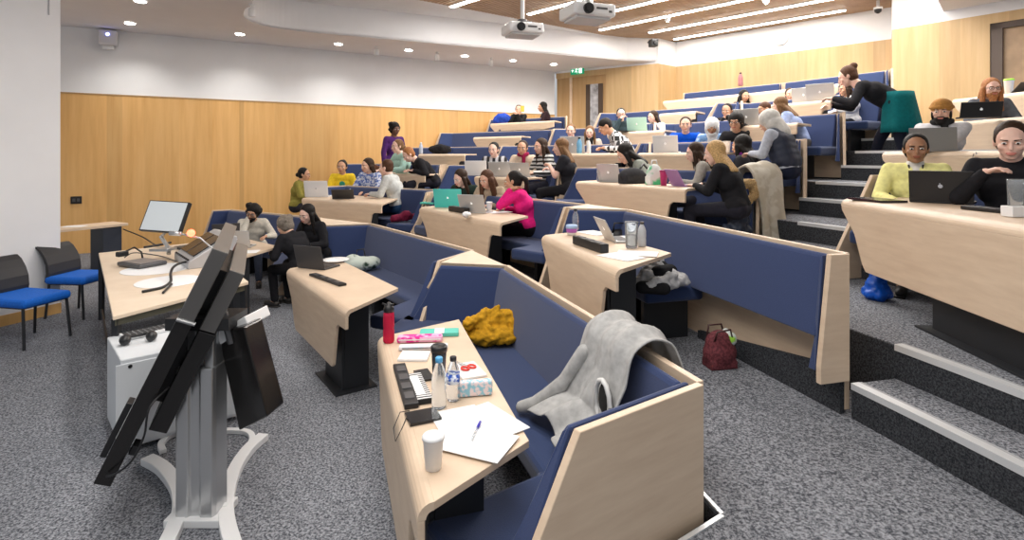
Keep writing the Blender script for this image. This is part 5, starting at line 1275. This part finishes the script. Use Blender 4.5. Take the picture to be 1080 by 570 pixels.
bottle(onrow(3,444,1.0), .26, .045, mat('bottle_pale', (.65,.72,.85), .2, trans=.3), WPLAS, 'pale blue bottle at the left of the empty fourth row table')
t = lump('rucksack', 'dark brown bag on the bench top at the oak wall, above the reddish hair', 'bag', onrow(2,392,.9), .1, [((0,0,.08),(.20,.10,.09))], cloth('bag_brown', (.08,.035,.02)), disp=.02, parts='body')
laptop(onrow(2,424,.9), 235, DGR, 'dark laptop before the person in pale teal', w=.34, logo=None)

# ---- right hand block
zrt = zr+.002
laptop(P(1004,216,zrt)+Vector((0,.10,0)), 186, BLACK, 'wide open black laptop on the right hand table', w=.37, tilt=100, logo=(.25,.25,.27), hr=.60)
sheet(P(925,213,zrt)+Vector((.05,.08,0)), -1.5, .36, .20, 'flat black folder in front of the yellow jacket', SCREENK, 'folder', 'folder', th=.008)
t = thing('power_dock', 'black socket box at the foot of the black laptop on the right hand table', 'socket strip', P(1040,224,zrt)+Vector((.06,.0,0)), -1.45)
m_ = MB(); m_.box((0,0,.012), (.20,.035,.012)); obj('housing', m_, BLACK, t, bevel=.005)
m_ = MB(); m_.box((0,0,.025), (.14,.02,.002)); obj('socket', m_, GREYM, t)
t = thing('water_jug', 'tall clear water jug at the right edge of the photo', 'jug', P(1067,226,zrt)+Vector((.12,.10,0)))
m_ = MB(); m_.lathe([(.038,0),(.040,.01),(.046,.19),(.048,.20),(.043,.198),(.036,.015),(.001,.013)], n=24); obj('vessel', m_, GLASS, t, smooth=True)
m_ = MB(); m_.tube([(.045,0,.16),(.08,0,.15),(.08,0,.06),(.042,0,.05)], .006, 8); obj('handle', m_, GLASS, t, smooth=True)
t = thing('tissue_box', 'small white box beside the water jug on the right hand table', 'box', P(1062,229,zrt)+Vector((.06,.02,0)), .1)
m_ = MB(); m_.box((0,0,.03), (.05,.035,.03)); obj('carton', m_, WPLAS, t, bevel=.004)
m_ = MB(); m_.box((0,0,.061), (.03,.012,.001)); obj('slot', m_, GREYM, t)
laptop(PD(984,5.45,TZ[3]+.762), 186, mat('laptop_lid_grey', (.20,.20,.21), .35), 'open grey laptop before the mustard beanie', w=.38, tilt=102, logo=None, hr=.58)
laptop(PD(1034,6.3,TZ[4]+.762), 166, BLACK, 'open black laptop before the bearded ginger person', w=.38, tilt=112, logo=(.6,.6,.6), hr=.46)
cup(PD(1064,7.4,TZ[5]+.762), .20, .055, WPAPER, 'white cup with a bright green lid on the topmost right table', lid=mat('lid_lime', (.35,.80,.05), .5))
laptop(PD(1082,7.3,TZ[5]+.762), 150, DGR, 'dark laptop at the right edge behind the green lidded cup', w=.34, tilt=150, logo=None)
m_ = MB(); q_ = PD(1027,5.0,TZ[3]+.70); m_.tube([q_+Vector((0,0,.03)), q_+Vector((-.04,-.02,-.04)), q_+Vector((-.01,-.03,-.10)), q_+Vector((.03,-.02,-.05)), q_+Vector((.02,.0,.05))], .004, 6)
tag(obj('cable', m_, GREYM, smooth=True), 'thin cable loop hanging over the front of the beanie table', 'cable')
# bags on the floor
t = thing('handbag', 'dark red mesh handbag with a colourful scarf, on the floor under the second row bench', 'bag', P(759,387,TZ[1]), .2)
m_ = MB(); m_.ell((0,0,.10), (.125,.09,.11)); m_.ell((0,0,.17), (.11,.075,.09)); m_.box((0,0,.03), (.10,.07,.03)); mobj('body', remesh(m_, .009, 3), blotch_mat('mesh_red', (.10,.018,.025), (.17,.035,.045), 60), t)
m_ = MB(); m_.tube([(-.07,-.05,.20),(-.06,-.07,.27),(.04,-.07,.28),(.07,-.05,.20)], .007, 6); m_.tube([(-.07,.05,.20),(-.05,.06,.28),(.05,.06,.28),(.07,.05,.20)], .007, 6); obj('handle', m_, mat('strap_dark', (.05,.015,.015), .5), t, smooth=True)
m_ = MB(); m_.ell((.07,-.02,.20), (.045,.05,.05)); m_.ell((.05,.0,.24), (.03,.03,.03)); mobj('scarf', remesh(m_, .010, 2), blotch_mat('scarf_print', (.65,.70,.68), (.30,.62,.05), 16), t)
bp_ = P(925,316,TZ[2])
t = lump('plastic_bag', 'bright blue bag standing on the floor under the right hand table', 'bag', bp_, .1, [((0,0,.05),(.11,.10,.06)), ((0,0,.10),(.0,.0,.22),.08,.045)], mat('bag_blue', (.0,.09,.55), .35, noise=.15, scale=15, bump=.3), disp=.02, ds=.06, parts='sack')
p_ = PD(551, 13.65, CZ+(HY-118)/F*13.65)
t = thing('mobile_phone', 'yellow phone held up in front of the dark clothed person at the far left', 'phone', p_, .2)
m_ = MB(); m_.box((0,0,.075), (.045,.008,.075)); obj('case', m_, mat('phone_yellow', (.80,.50,.05), .5), t, bevel=.006)
m_ = MB(); m_.box((0,.009,.075), (.040,.001,.068)); obj('screen', m_, SCREENK, t)
# ------------------------------------------------------------------ teaching area
# side shelf on the oak wall
a = P(62,242,.76); b = P(134,235,.76); d_ = (b-a).normalized(); bk = Vector((-d_.y, d_.x, 0)); bk = bk if bk.y > 0 else -bk
t = thing('side_table', 'narrow pale table with one dark slab leg against the oak wall', 'table', zq((a+b)/2+bk*.2, 0), math.atan2(d_.y, d_.x))
L_ = (b-a).length/2
m_ = MB(); m_.box((-.3,0,.735), (L_+.3,.24,.022)); obj('tabletop', m_, BEECH, t, bevel=.004)
m_ = MB(); m_.box((L_-.22,0,.355), (.14,.20,.355)); obj('leg', m_, mat('leg_dark_blue_grey', (.025,.032,.05), .5), t, bevel=.004)
m_ = MB(); m_.box((-L_-.3,0,.355), (.14,.20,.355)); obj('leg', m_, mat('leg_dark_blue_grey', (.025,.032,.05), .5), t, bevel=.004)
sheet(zq(a.lerp(b,.3)+bk*.2, .759), .2, .3, .2, 'few white papers lying on the narrow side table')
# lecturer's desk
zt = .76
f1, f2, f3, f4 = P(104,267,zt), P(119,334,zt), P(262,297,zt), P(206,256,zt)
t = thing('lecture_desk', 'large pale wood desk with cables, carrying the slanted control console', 'desk', zq((f1+f2+f3+f4)/4, 0))
m_ = MB(); m_.prism([(f.x, f.y) for f in (f1,f2,f3,f4)], zt-.03, zt); wpart('tabletop', m_, BEECH_EDGE, t, bevel=.004)
c_ = (f1+f2+f3+f4)/4
m_ = MB(); ins = [c_+(f-c_)*.97 for f in (f1,f2,f3,f4)]; m_.prism([(f.x, f.y) for f in ins], zt-.085, zt-.032); wpart('frame', m_, mat('frame_green_grey', (.10,.10,.07), .5), t)
for f in (f1,f2,f3,f4):
    g = c_+(f-c_)*.95; m_ = MB(); m_.box((g.x,g.y,.36), (.022,.022,.36)); wpart('leg', m_, BLACKM, t)
m_ = MB(); g1 = c_+(f1-c_)*.95; g2 = c_+(f2-c_)*.95; m_.tube([zq(g1,.12), zq(g2,.12)], .012, 8); wpart('stretcher', m_, BLACKM, t)
t = thing('computer_box', 'white slim computer tower under the left edge of the lecture desk', 'computer', P(104,335,0)+Vector((.25,1.0,0)), -.5)
m_ = MB(); m_.box((0,0,.24), (.10,.22,.24)); obj('case', m_, WPLAS, t, bevel=.01)
m_ = MB(); m_.box((0,-.222,.24), (.08,.003,.20)); obj('front', m_, mat('pc_grey', (.45,.46,.48), .5), t)
# round mats / white shapes under the document camera
t = thing('desk_mat', 'white rounded mat lying under the grey document camera', 'mat', P(165,284,zt+.001))
m_ = MB(); m_.lathe([(.30,0),(.30,.003)], n=40); obj('pad', m_, WPAPER, t)
t = thing('desk_mat', 'second white rounded mat nearer the camera, below the grey document camera', 'mat', P(178,297,zt+.001))
m_ = MB(); m_.lathe([(.26,0),(.26,.0025)], n=40); obj('pad', m_, WPAPER, t)
pc_ = P(150,280,zt+.006)
t = thing('document_camera', 'grey flat document camera with a thin curved arm on the lecture desk', 'document camera', pc_, -.45)
m_ = MB(); m_.box((0,0,.022), (.19,.14,.02)); obj('base', m_, GREYM, t, bevel=.012)
m_ = MB(); m_.box((0,0,.044), (.16,.11,.002)); obj('plate', m_, mat('plate_grey', (.22,.21,.22), .35), t)
m_ = MB(); m_.tube([(-.16,.10,.03),(-.22,.12,.10),(-.22,.05,.16),(-.22,-.04,.13)], .009, 8); obj('arm', m_, BLACK, t, smooth=True)
m_ = MB(); m_.box((-.22,-.07,.11), (.03,.05,.025)); obj('head', m_, BLACK, t, bevel=.008)
def cable(pts, r, label, m=BLACK):
    # smooth the polyline
    P_ = [Vector(q) for q in pts]; out = []
    for i in range(len(P_)-1):
        p0 = P_[max(i-1,0)]; p1 = P_[i]; p2 = P_[i+1]; p3 = P_[min(i+2,len(P_)-1)]
        for k in range(6):
            s_ = k/6; out.append(.5*((2*p1)+(-p0+p2)*s_+(2*p0-5*p1+4*p2-p3)*s_*s_+(-p0+3*p1-3*p2+p3)*s_**3))
    out.append(P_[-1]); return tag(obj('cable', MB().tube(out, r, 7), m, smooth=True), label, 'cable')
zc = zt+.012
cable([P(150,308,zc), P(160,306,zc), P(172,303,zc), P(180,297,zc), P(180,288,zt+.05), P(184,281,zt+.08), P(193,277,zt+.07), P(203,277,zt+.03)], .012, 'thick black cable curling over the near side of the lecture desk')
cable([P(172,309,zc), P(177,304,zc), P(181,300,zc)], .010, 'short end of the black cable with a plug, on the lecture desk')
cable([P(131,272,zc), P(140,267,zt+.06), P(155,268,zt+.05), P(172,271,zc), P(186,276,zc)], .006, 'thin grey cable arching behind the document camera', GREYM)
cable([PD(130,9.2,.66), PD(150,8.6,.62), PD(163,7.6,.66), P(172,262,zc)], .010, 'dark cable running from the side table to the lecture desk')
cable([P(152,261,zc), P(165,259,zc), P(180,256,zc)], .014, 'dark cable along the back edge of the lecture desk')
# monitor on its arm
dm = 6.0
def M3(px, py, d): return Vector(((px-CX)/F*d, d, CZ-(py-HY)/F*d))
t = thing('monitor', 'flat screen monitor with a pale reflection, on an arm at the lecture desk', 'monitor', M3(174,262,dm), 0)
tl, tr, br, bl = M3(158,211,dm+.05), M3(200,213.5,dm-.05), M3(188,247,dm-.2), M3(146,243,dm-.1)
br = tr+(bl-tl)*1.0
nrm = (tr-tl).cross(bl-tl).normalized(); nrm = -nrm if nrm.y < 0 else nrm
m_ = MB(); m_.extr([tl,tr,br,bl], nrm*.045); wpart('bezel', m_, BLACK, t, bevel=.006)
cc = (tl+tr+br+bl)/4; m_ = MB(); m_.extr([cc+(v-cc)*.93-nrm*.003 for v in (tl,tr,br,bl)], nrm*.004); wpart('screen', m_, mat('monitor_reflection', (.50,.54,.56), .15, emit=.35), t)  # pale reflection put into the screen colour, with slight emission
m_ = MB(); m_.tube([cc+nrm*.05, M3(180,240,dm+.1), M3(170,250,dm+.1), M3(178,262,dm-.05), M3(178,268,dm-.1)], .022, 8); m_.box(M3(172,263,dm-.1), (.10,.08,.012)); wpart('arm', m_, SILVER, t)
# console
q1 = P(196,273,zt); 
t = thing('control_console', 'grey slanted console with black touch panels on the lecture desk', 'console', P(218,276,zt), -.85); t.scale = (.80,.80,.72)
GC = mat('console_grey', (.50,.51,.53), .4, metal=.3)
m_ = MB(); m_.extr([(-.42,-.30,0),(-.42,.26,0),(-.42,.26,.40),(-.42,.18,.42),(-.42,-.30,.10)], (.86,0,0)); obj('housing', m_, GC, t, bevel=.012)
Mt = Matrix.Rotation(math.atan2(.32,.48), 3, 'X')
for x_, w__, nmx in ((-.22,.17,'touch_panel'),(.17,.18,'touch_panel')):
    m_ = MB(); m_.box((x_,-.06,.268), (w__,.20,.010), M=Mt); obj(nmx, m_, SCREENK, t, bevel=.003)
m_ = MB()
for k in range(8): m_.box((-.36+.10*k,-.285,.115), (.03,.012,.012), M=Mt)
obj('button_row', m_, BLACK, t)
t2 = thing('microphone', 'small gooseneck microphone with a glowing red tip above the console', 'microphone', M3(207,262,5.2), 0)
m_ = MB(); m_.tube([(.17,0,-.14),(.15,0,0),(.05,-.02,.10),(-.12,-.04,.14)], .008, 7); obj('neck', m_, SILVER, t2, smooth=True)
m_ = MB(); m_.tube([(-.12,-.04,.14),(-.22,-.05,.15)], .022, 10); obj('body', m_, SILVER, t2, smooth=True)
m_ = MB(); m_.ell((-.02,-.05,.15), (.035,.035,.035)); obj('lamp', m_, mat('red_lamp', (1,.12,.06), .4, emit=5), t2, smooth=True)
t = thing('keyboard', 'black keyboard beside the slanted console', 'keyboard', P(196,262,zt+.002)+Vector((.1,-.1,0)), -.6)
m_ = MB(); m_.box((0,0,.014), (.22,.08,.013)); obj('body', m_, BLACK, t, bevel=.004)
m_ = MB()
for r_ in range(4):
    for k in range(12): m_.box((-.19+.0345*k,-.055+.036*r_,.029), (.014,.014,.003))
obj('keys', m_, GREYM, t)
# white equipment cabinet
a1, a2 = P(127,481,0), P(252,443,0); du = (a2-a1).normalized(); dv = Vector((-du.y,du.x,0)); Lc = (a2-a1).length
t = thing('equipment_cabinet', 'white equipment cabinet on the floor behind the tall screen stand', 'cabinet', zq((a1+a2)/2+dv*.3, 0), math.atan2(du.y,du.x))
CW = mat('cabinet_white', (.66,.69,.72), .45)
m_ = MB(); m_.box((0,0,.315), (Lc/2,.30,.285)); obj('body', m_, CW, t, bevel=.008)
m_ = MB(); m_.box((-.06-Lc*.15,-.303,.31), (Lc*.30,.004,.26)); obj('door', m_, CW, t, bevel=.002)
m_ = MB(); m_.box((Lc*.32,-.303,.31), (Lc*.16,.004,.26)); obj('door', m_, CW, t, bevel=.002)
for s_ in (-1,1):
    m_ = MB(); m_.tube([(s_*(Lc/2-.06),-.2,.0),(s_*(Lc/2-.06),-.2,.035)], .03, 10); obj('castor', m_, BLACK, t)
    m_ = MB(); m_.tube([(s_*(Lc/2-.06),.2,.0),(s_*(Lc/2-.06),.2,.035)], .03, 10); obj('castor', m_, BLACK, t)
m_ = MB(); m_.tube([(-Lc/2+.05,-.304,.55),(-Lc/2+.05,-.31,.55)], .012, 10); obj('lock', m_, BLACK, t)
t = thing('headset', 'black headset lying on top of the white cabinet', 'headset', zq(a1+dv*.30+du*.14, .601), .6)
for s_ in (-1,1): m_ = MB(); m_.ell((s_*.075,0,.035), (.035,.045,.034)); obj('ear_cup', m_, BLACK, t, smooth=True)
m_ = MB(); m_.tube([(-.075,0,.05),(-.05,.09,.03),(0,.12,.02),(.05,.09,.03),(.075,0,.05)], .010, 8); obj('band', m_, BLACK, t, smooth=True)
t = thing('keyboard', 'white keyboard resting on the back of the white cabinet', 'keyboard', zq(a1+dv*.50+du*.26, .602), .9)
m_ = MB(); m_.box((0,0,.012), (.19,.07,.011)); obj('body', m_, WPLAS, t, bevel=.003)
m_ = MB()
for r_ in range(4):
    for k in range(11): m_.box((-.165+.033*k,-.045+.03*r_,.025), (.013,.011,.003))
obj('keys', m_, GREYM, t)
# big tilted display on a column stand
Dn = 2.62
bt, tp = M3(98,511,Dn), M3(224,262,Dn)         # the edge we look along
nrm = (bt-cam.location).cross(tp-cam.location).normalized()
wv = Vector((-nrm.y, nrm.x, 0)).normalized(); wv = wv if wv.y > 0 else -wv
up_ = (tp-bt); Ls = up_.length; upn = up_.normalized(); fn = upn.cross(wv).normalized(); fn = fn if fn.x > 0 else -fn
base = M3(213,545,2.87); base.z = 0
t = thing('presentation_screen', 'large black display seen edge on, tilted on an aluminium column with a white curved foot', 'display stand', base, 0)
W_ = 1.15
def scr(s_, v_, w_): return bt+upn*(s_*Ls)+fn*v_+wv*w_
def slab(s0, s1, v0, v1, w0, w1, m, nm, bv=.004):
    b_ = MB(); b_.extr([scr(s0,v0,w0), scr(s1,v0,w0), scr(s1,v1,w0), scr(s0,v1,w0)], wv*(w1-w0)); return wpart(nm, b_, m, t, bevel=bv)
BG = mat('bezel_gloss_black', (.012,.011,.011), .22); BGR = mat('display_grey', (.17,.165,.16), .35, metal=.5)
slab(0, .70, 0, .075, 0, W_, BG, 'display_panel'); slab(.705, 1.0, 0, .075, 0, W_, BGR, 'upper_panel')  # upper part of the display edge set to a lighter grey than the lower
slab(.22, .66, .115, .20, .08, W_-.1, BG, 'rear_housing'); slab(.665, .93, .115, .19, .08, W_-.1, BGR, 'rear_bracket')
slab(.30, .90, .07, .12, .2, W_-.25, BLACK, 'mounting_plate')
slab(.10, .33, -.03, -.002, .02, .10, BLACK, 'pen_tray')
slab(.13, .17, .08, .11, .02, .10, BLACK, 'socket_box')
for sx in (0,):
    b_ = MB(); b_.tube([scr(.70,.0,-.004), scr(.70,.085,-.004)], .010, 8); wpart('corner_clip', b_, SILVER, t)
# column
cx, cy = base.x, base.y
b_ = MB(); hw = .102
prof = [(-hw,-.05),(-hw*.9,-.075),(-hw*.3,-.075),(-hw*.25,-.062),(hw*.25,-.062),(hw*.3,-.075),(hw*.9,-.075),(hw,-.05),(hw,.06),(-hw,.06)]
b_.prism([(cx+x_, cy+y_) for x_, y_ in prof], .03, .80); wpart('column', b_, SILVER, t, bevel=.006)
b_ = MB(); b_.prism([(cx+x_*.72+.02, cy+y_*.7) for x_, y_ in prof], .78, 1.02); wpart('inner_column', b_, SILVER, t, bevel=.004)
b_ = MB(); b_.box((cx+.03,cy,1.03), (.16,.10,.03)); b_.tube([(cx-.05,cy,1.03), scr(.62,.15,.35)], .04, 10); wpart('tilt_head', b_, BLACK, t)
# box hanging on the other side
h0, h1, h2, h3 = M3(229,350,2.9), M3(257,345,2.75), M3(282,440,2.75), M3(252,455,2.9)
b_ = MB(); b_.extr([h0,h1,h2,h3], Vector((.02,.16,0))); wpart('counterweight_box', b_, BG, t, bevel=.01)
b_ = MB(); b_.extr([M3(228,352,2.86), M3(258,334,2.86), M3(262,345,2.86), M3(232,364,2.86)], Vector((.02,.22,0))); wpart('box_bracket', b_, WPLAS, t, bevel=.004)
b_ = MB(); b_.tube([M3(232,318,2.84), M3(245,362,2.84)], .022, 10); wpart('gas_strut', b_, GREYM, t)
# white foot: two arcs back to back joined by a bar
def arcfoot(pts, w_, h_=.045):
    b_ = MB(); P_ = [Vector(q_) for q_ in pts]; out = []
    for i in range(len(P_)-1):
        p0 = P_[max(i-1,0)]; p1 = P_[i]; p2 = P_[i+1]; p3 = P_[min(i+2,len(P_)-1)]
        for k in range(6):
            s_ = k/6; out.append(.5*((2*p1)+(-p0+p2)*s_+(2*p0-5*p1+4*p2-p3)*s_*s_+(-p0+3*p1-3*p2+p3)*s_**3))
    out.append(P_[-1]); l_, r_ = [], []
    for i, q_ in enumerate(out):
        tn = (out[min(i+1,len(out)-1)]-out[max(i-1,0)]).normalized(); s2 = Vector((-tn.y, tn.x, 0))*w_/2; l_.append(q_+s2); r_.append(q_-s2)
    b_.prism([(v.x,v.y) for v in l_+r_[::-1]], .002, h_); return b_
wpart('foot_arc', arcfoot([P(155,482,.04), P(172,492,.04), P(187,512,.04), P(190,535,.04), P(183,556,.04), P(170,582,.04)], .075), WPLAS, t, bevel=.004)
wpart('foot_arc', arcfoot([P(278,458,.04), P(262,472,.04), P(247,495,.04), P(239,525,.04), P(240,552,.04), P(250,585,.04)], .075), WPLAS, t, bevel=.004)
b_ = MB(); a_, c2 = P(186,543,.03), P(240,535,.03); b_.tube([zq(a_,.024), zq(c2,.024)], .030, 8); wpart('foot_bar', b_, WPLAS, t)
ring = [P(x_, y_, .02) for x_, y_ in ((172,476),(170,468),(180,459),(200,454),(235,454),(258,455),(266,461),(262,472),(252,488),(240,500),(228,505))]
b_ = arcfoot(ring, .038, .03); wpart('foot_ring', b_, WPLAS, t, bevel=.003)
b_ = MB(); b_.box((cx,cy,.022), (.14,.10,.02)); wpart('base_plate', b_, WPLAS, t, bevel=.004)
cable([scr(.42,.11,.05), M3(158,430,2.6), M3(152,460,2.6), M3(140,485,2.6), M3(124,499,2.6), M3(112,503,2.62)], .005, 'thin black cable hanging from the back of the tilted display')
# blue chairs by the white wall unit
def chair(pos, rz, label, dx=0):
    t = thing('visitor_chair', label, 'chair', pos, rz, 'blue seated chairs by the white wall')
    CB = mat('chair_blue', (.0,.13,.62), .8, noise=.1, scale=60, bump=.2)
    m_ = MB(); m_.box((-dx/2,0,.44), (.25+dx/2,.24,.045)); obj('seat', m_, CB, t, bevel=.04, seg=3)
    m_ = MB()
    prof = [(x_-dx, z_) for x_, z_ in [(-.235,.42),(-.215,.52),(-.225,.62),(-.262,.71),(-.32,.79),(-.375,.83)]]
    pl = [Vector((x_,0,z_)) for x_, z_ in prof]
    for (x0,z0_),(x1,z1_) in zip(prof[:-1],prof[1:]):
        m_.extr([(x0-.018,-.22,z0_),(x1-.018,-.22,z1_),(x1+.018,-.22,z1_),(x0+.018,-.22,z0_)], (0,.44,0))
    obj('backrest', m_, mat('chair_black_mesh', (.025,.025,.028), .6), t)
    for sx in (-1,1):
        for sy in (-1,1):
            m_ = MB(); m_.tube([(sx*.20,sy*.21,.42),(sx*.235,sy*.225,.0)], .014, 8); obj('leg', m_, BLACKM, t)
        
    m_ = MB(); m_.tube([(-.2,-.21,.40),(.2,-.21,.40)], .012, 6); m_.tube([(-.2,.21,.40),(.2,.21,.40)], .012, 6); m_.tube([(.2,-.21,.40),(.2,.21,.40)], .012, 6); obj('seat_frame', m_, BLACKM, t)
    return t
e_ = P(62,313,.45); chair(Vector((e_.x-.28, e_.y-.02, 0)), math.radians(-12), 'blue padded chair nearest the camera, cut by the left edge', dx=.10)
e_ = P(108,291,.45); chair(Vector((e_.x-.24, e_.y-.02, 0)), math.radians(-4), 'blue padded chair with a visible black curved backrest, by the side table')
# shoe of someone at the right edge
t = thing('shoe', 'black shoe on the tier floor at the right edge', 'shoe', P(1077,372,TZ[2]), .4)
m_ = MB(); m_.cap((-.03,0,.045), (.12,0,.04), .045, .038, 12); obj('upper', m_, SHOE, t, smooth=True)
m_ = MB(); m_.box((.04,0,.010), (.13,.04,.010)); obj('sole', m_, BLACK, t, bevel=.006)
# ------------------------------------------------------------------ light
sc = bpy.context.scene
w = bpy.data.worlds.new('world'); sc.world = w; w.use_nodes = True
w.node_tree.nodes['Background'].inputs[0].default_value = (.93,.96,1,1); w.node_tree.nodes['Background'].inputs[1].default_value = .5
def area(name, loc, rot, sx, sy, e, c=(1,.95,.9)):
    l = bpy.data.lights.new(name, 'AREA'); l.shape = 'RECTANGLE'; l.size = sx; l.size_y = sy; l.energy = e; l.color = c
    o = bpy.data.objects.new(name, l); COL.objects.link(o); o.location = loc; o.rotation_euler = rot; return o
aa = math.atan2(sd.y, sd.x)
for i, (x, y, L) in enumerate(strips):
    m = Vector((x*S, y*S))+sd*L/2
    area('strip_lamp', (m.x, m.y, Z_CEIL-.05), (0,0,aa), L, .09, (22,55,120,150,150,150)[i])
for i in range(3):      # added fill: unseen further strips assumed above and behind the camera
    m = Vector((-1.0, 4.2-2.0*i)); area('strip_lamp', (m.x, m.y, Z_CEIL-.05), (0,0,aa), 6, .09, 110)
for i, (px, py, _) in enumerate(dl):
    p = P(px, py, Z_SOF); l = bpy.data.lights.new('downlight_lamp', 'SPOT'); l.energy = 150; l.spot_size = 2.3; l.spot_blend = .9; l.shadow_soft_size = .09; l.color = (1,.95,.88)
    o = bpy.data.objects.new('downlight_lamp', l); COL.objects.link(o); o.location = (p.x, p.y, Z_SOF-.03)
vs = sc.view_settings; vs.view_transform = 'Standard'; vs.look = 'None'; vs.gamma = 1; vs.exposure = .12; vs.use_curve_mapping = False
